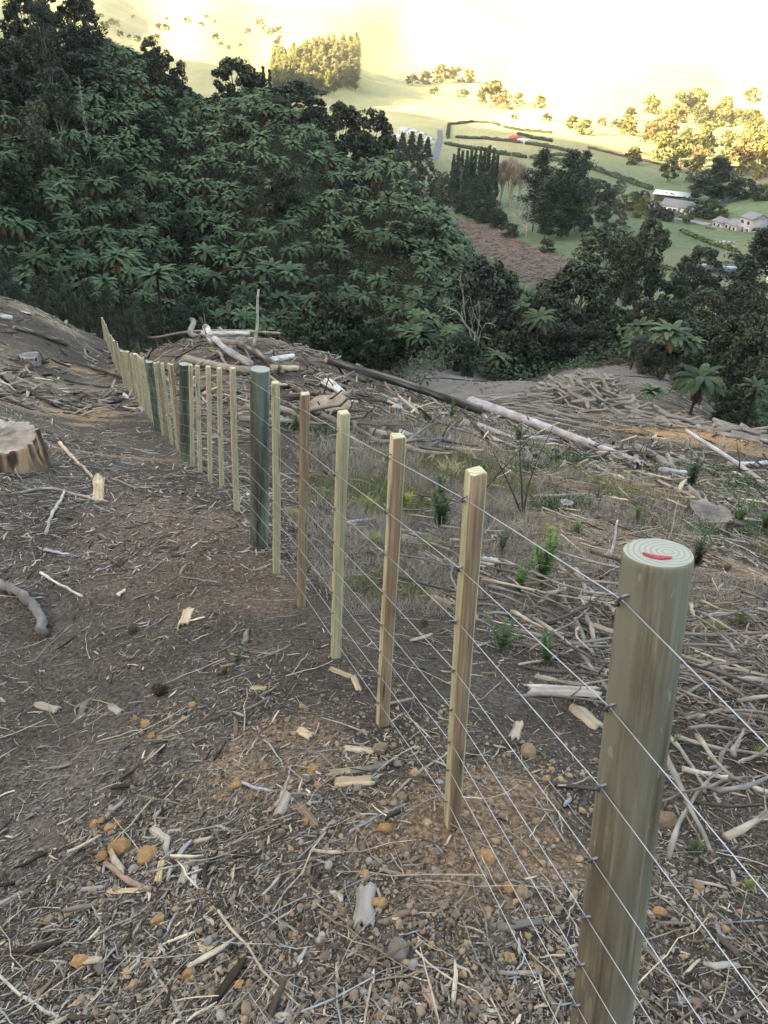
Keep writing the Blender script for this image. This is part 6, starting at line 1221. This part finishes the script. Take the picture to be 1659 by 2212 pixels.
# ring of stones in the lawn
p=hit1(1573,528); root=empty('stone_ring',tuple(p)); tag(root,'ring of pale garden stones on the lawn below the farmhouse','stone ring'); mb=MB()
for i in range(16):
    a=i/16*6.28; mb.add(I2[0]*np.array([.7,.6,.4])*random.uniform(.6,1.1)+np.array([4.5*math.cos(a),4.5*math.sin(a),.1]),I2[1],(.45,.44,.42))
mb.build('edging',M['stone'],root); mb=MB(); q=RNG.normal(size=(300,3))*np.array([1.9,1.9,.3]); q[:,2]=np.abs(q[:,2])*1.5; leaves(mb,q,.3,np.array((.20,.19,.15))*RNG.uniform(.6,1.6,(300,1))); mb.build('planting',M['leaf'],root)
# ------------------------------------------------------------------ haze of the low sun over the valley
hz=MB(); hz.add(box(-5900,5900,-5900,5900,-70,560),BOXF); hm=bpy.data.materials.new('haze'); hm.use_nodes=True; hn=hm.node_tree
for n_ in list(hn.nodes):
    if n_.type!='OUTPUT_MATERIAL': hn.nodes.remove(n_)
pv=hn.nodes.new('ShaderNodeVolumePrincipled'); pv.inputs['Color'].default_value=(1,.96,.86,1); pv.inputs['Density'].default_value=.00010; pv.inputs['Anisotropy'].default_value=.3
hn.links.new(pv.outputs[0],[n_ for n_ in hn.nodes if n_.type=='OUTPUT_MATERIAL'][0].inputs['Volume'])
o=hz.build('haze',hm); tag(o,'thin bright haze hanging over the valley','haze',kind='stuff')

# ------------------------------------------------------------------ labels that single out members of the large groups
ORD=['nearest','second','third','fourth','fifth','sixth','seventh','eighth','ninth','tenth','eleventh','twelfth','thirteenth','fourteenth','fifteenth','sixteenth','seventeenth','eighteenth','nineteenth','twentieth','twenty first','twenty second','twenty third','twenty fourth','twenty fifth','twenty sixth','twenty seventh','twenty eighth','twenty ninth','thirtieth']
def opx(o): 
    l=o.location; h=o.scale[2]*.6 if o.scale[2]>2 else 3.0
    u,v=proj(np.array([l[0],l[1],l[2]+h])); return float(u),float(v)
def from_left(group,fmt):
    L=sorted([o for o in SC.objects if o.parent is None and o.get('group')==group],key=lambda o:opx(o)[0])
    for i,o in enumerate(L):
        if i<30: o['label']=fmt%(('first' if i==0 else ORD[i]))
from_left('young trees along the forest edge','thin stemmed grey green young tree on the forest edge, %s from the left')
from_left('close row of narrow conifers','narrow dark conifer in the close valley row, %s from the left')
from_left('bare poplars in the valley','bare brown poplar beside the valley pines, %s from the left')
from_left('conifers left of the road','dark conifer of the shelter clump by the road, %s from the left')
from_left('hedgerow shrubs by the farm','grey brown hedgerow shrub left of the farm buildings, %s from the left')
from_left('sunlit trees scattered over the far paddocks','sunlit yellow green tree in the far paddocks, %s from the left')
from_left('trees on the far hill above the ridge','sunlit tree on the far hill above the left ridge, %s from the left')
from_left('trees of the valley belts','bushy tree of the belts in the middle of the valley, %s from the left')
from_left('shrubs among the tree ferns','rounded dark shrub growing among the hillside tree ferns, %s from the left')
from_left('gully shrubs','dark shrub in the gully below the pale trunked trees, %s from the left')
from_left('golden trees behind the farm pine','tall golden tree behind the big farm pine, %s from the left')
from_left('row of conifers beyond the ridge','conifer in the row just beyond the left ridge, %s from the left')
LM=[((628,230),'great domed tree on the ridge'),((740,290),'three knobbed ridge tree'),((112,210),'feathery grey tree high on the left'),((175,170),'wide domed tree high on the left'),((350,140),'dusky tree near the left ridge'),((243,370),'small pointed shrub amid the lower ferns'),((392,490),'small domed shrub amid the middle ferns'),((711,700),'large round shrub behind the clearing'),((1040,690),'bare pale branching tree'),((594,260),'narrow grey green tree under the ridge'),((552,660),'leaning bleached pole'),((15,390),'dusky shrub at the left edge'),((1080,520),'bare brown slip'),((838,320),'shrub at the ridge tip'),((1510,822),'large bright fern by the track'),((1580,720),'dark shrub among the right hand ferns'),((220,700),'far end of the new fence')]
DN=['right of','upper right of','above','upper left of','left of','lower left of','below','lower right of']
BK={}
for o in SC.objects:
    if o.parent is None and o.get('category')=='tree fern' and o.get('group') and o.get('kind')!='stuff':
        u,v=opx(o); ds=[math.hypot(u-a,v-b) for (a,b),_ in LM]; k=int(np.argmin(ds)); a=math.degrees(math.atan2(LM[k][0][1]-v,u-LM[k][0][0]))%360; BK.setdefault((k,int((a+22.5)//45)%8),[]).append((ds[k],o))
for (k,q),L in BK.items():
    for i,(d_,o) in enumerate(sorted(L,key=lambda e:e[0])): o['label']='%s tree fern %s the %s'%(ORD[min(i,29)],('to the '+DN[q]) if 'of' in DN[q] else DN[q],LM[k][1])
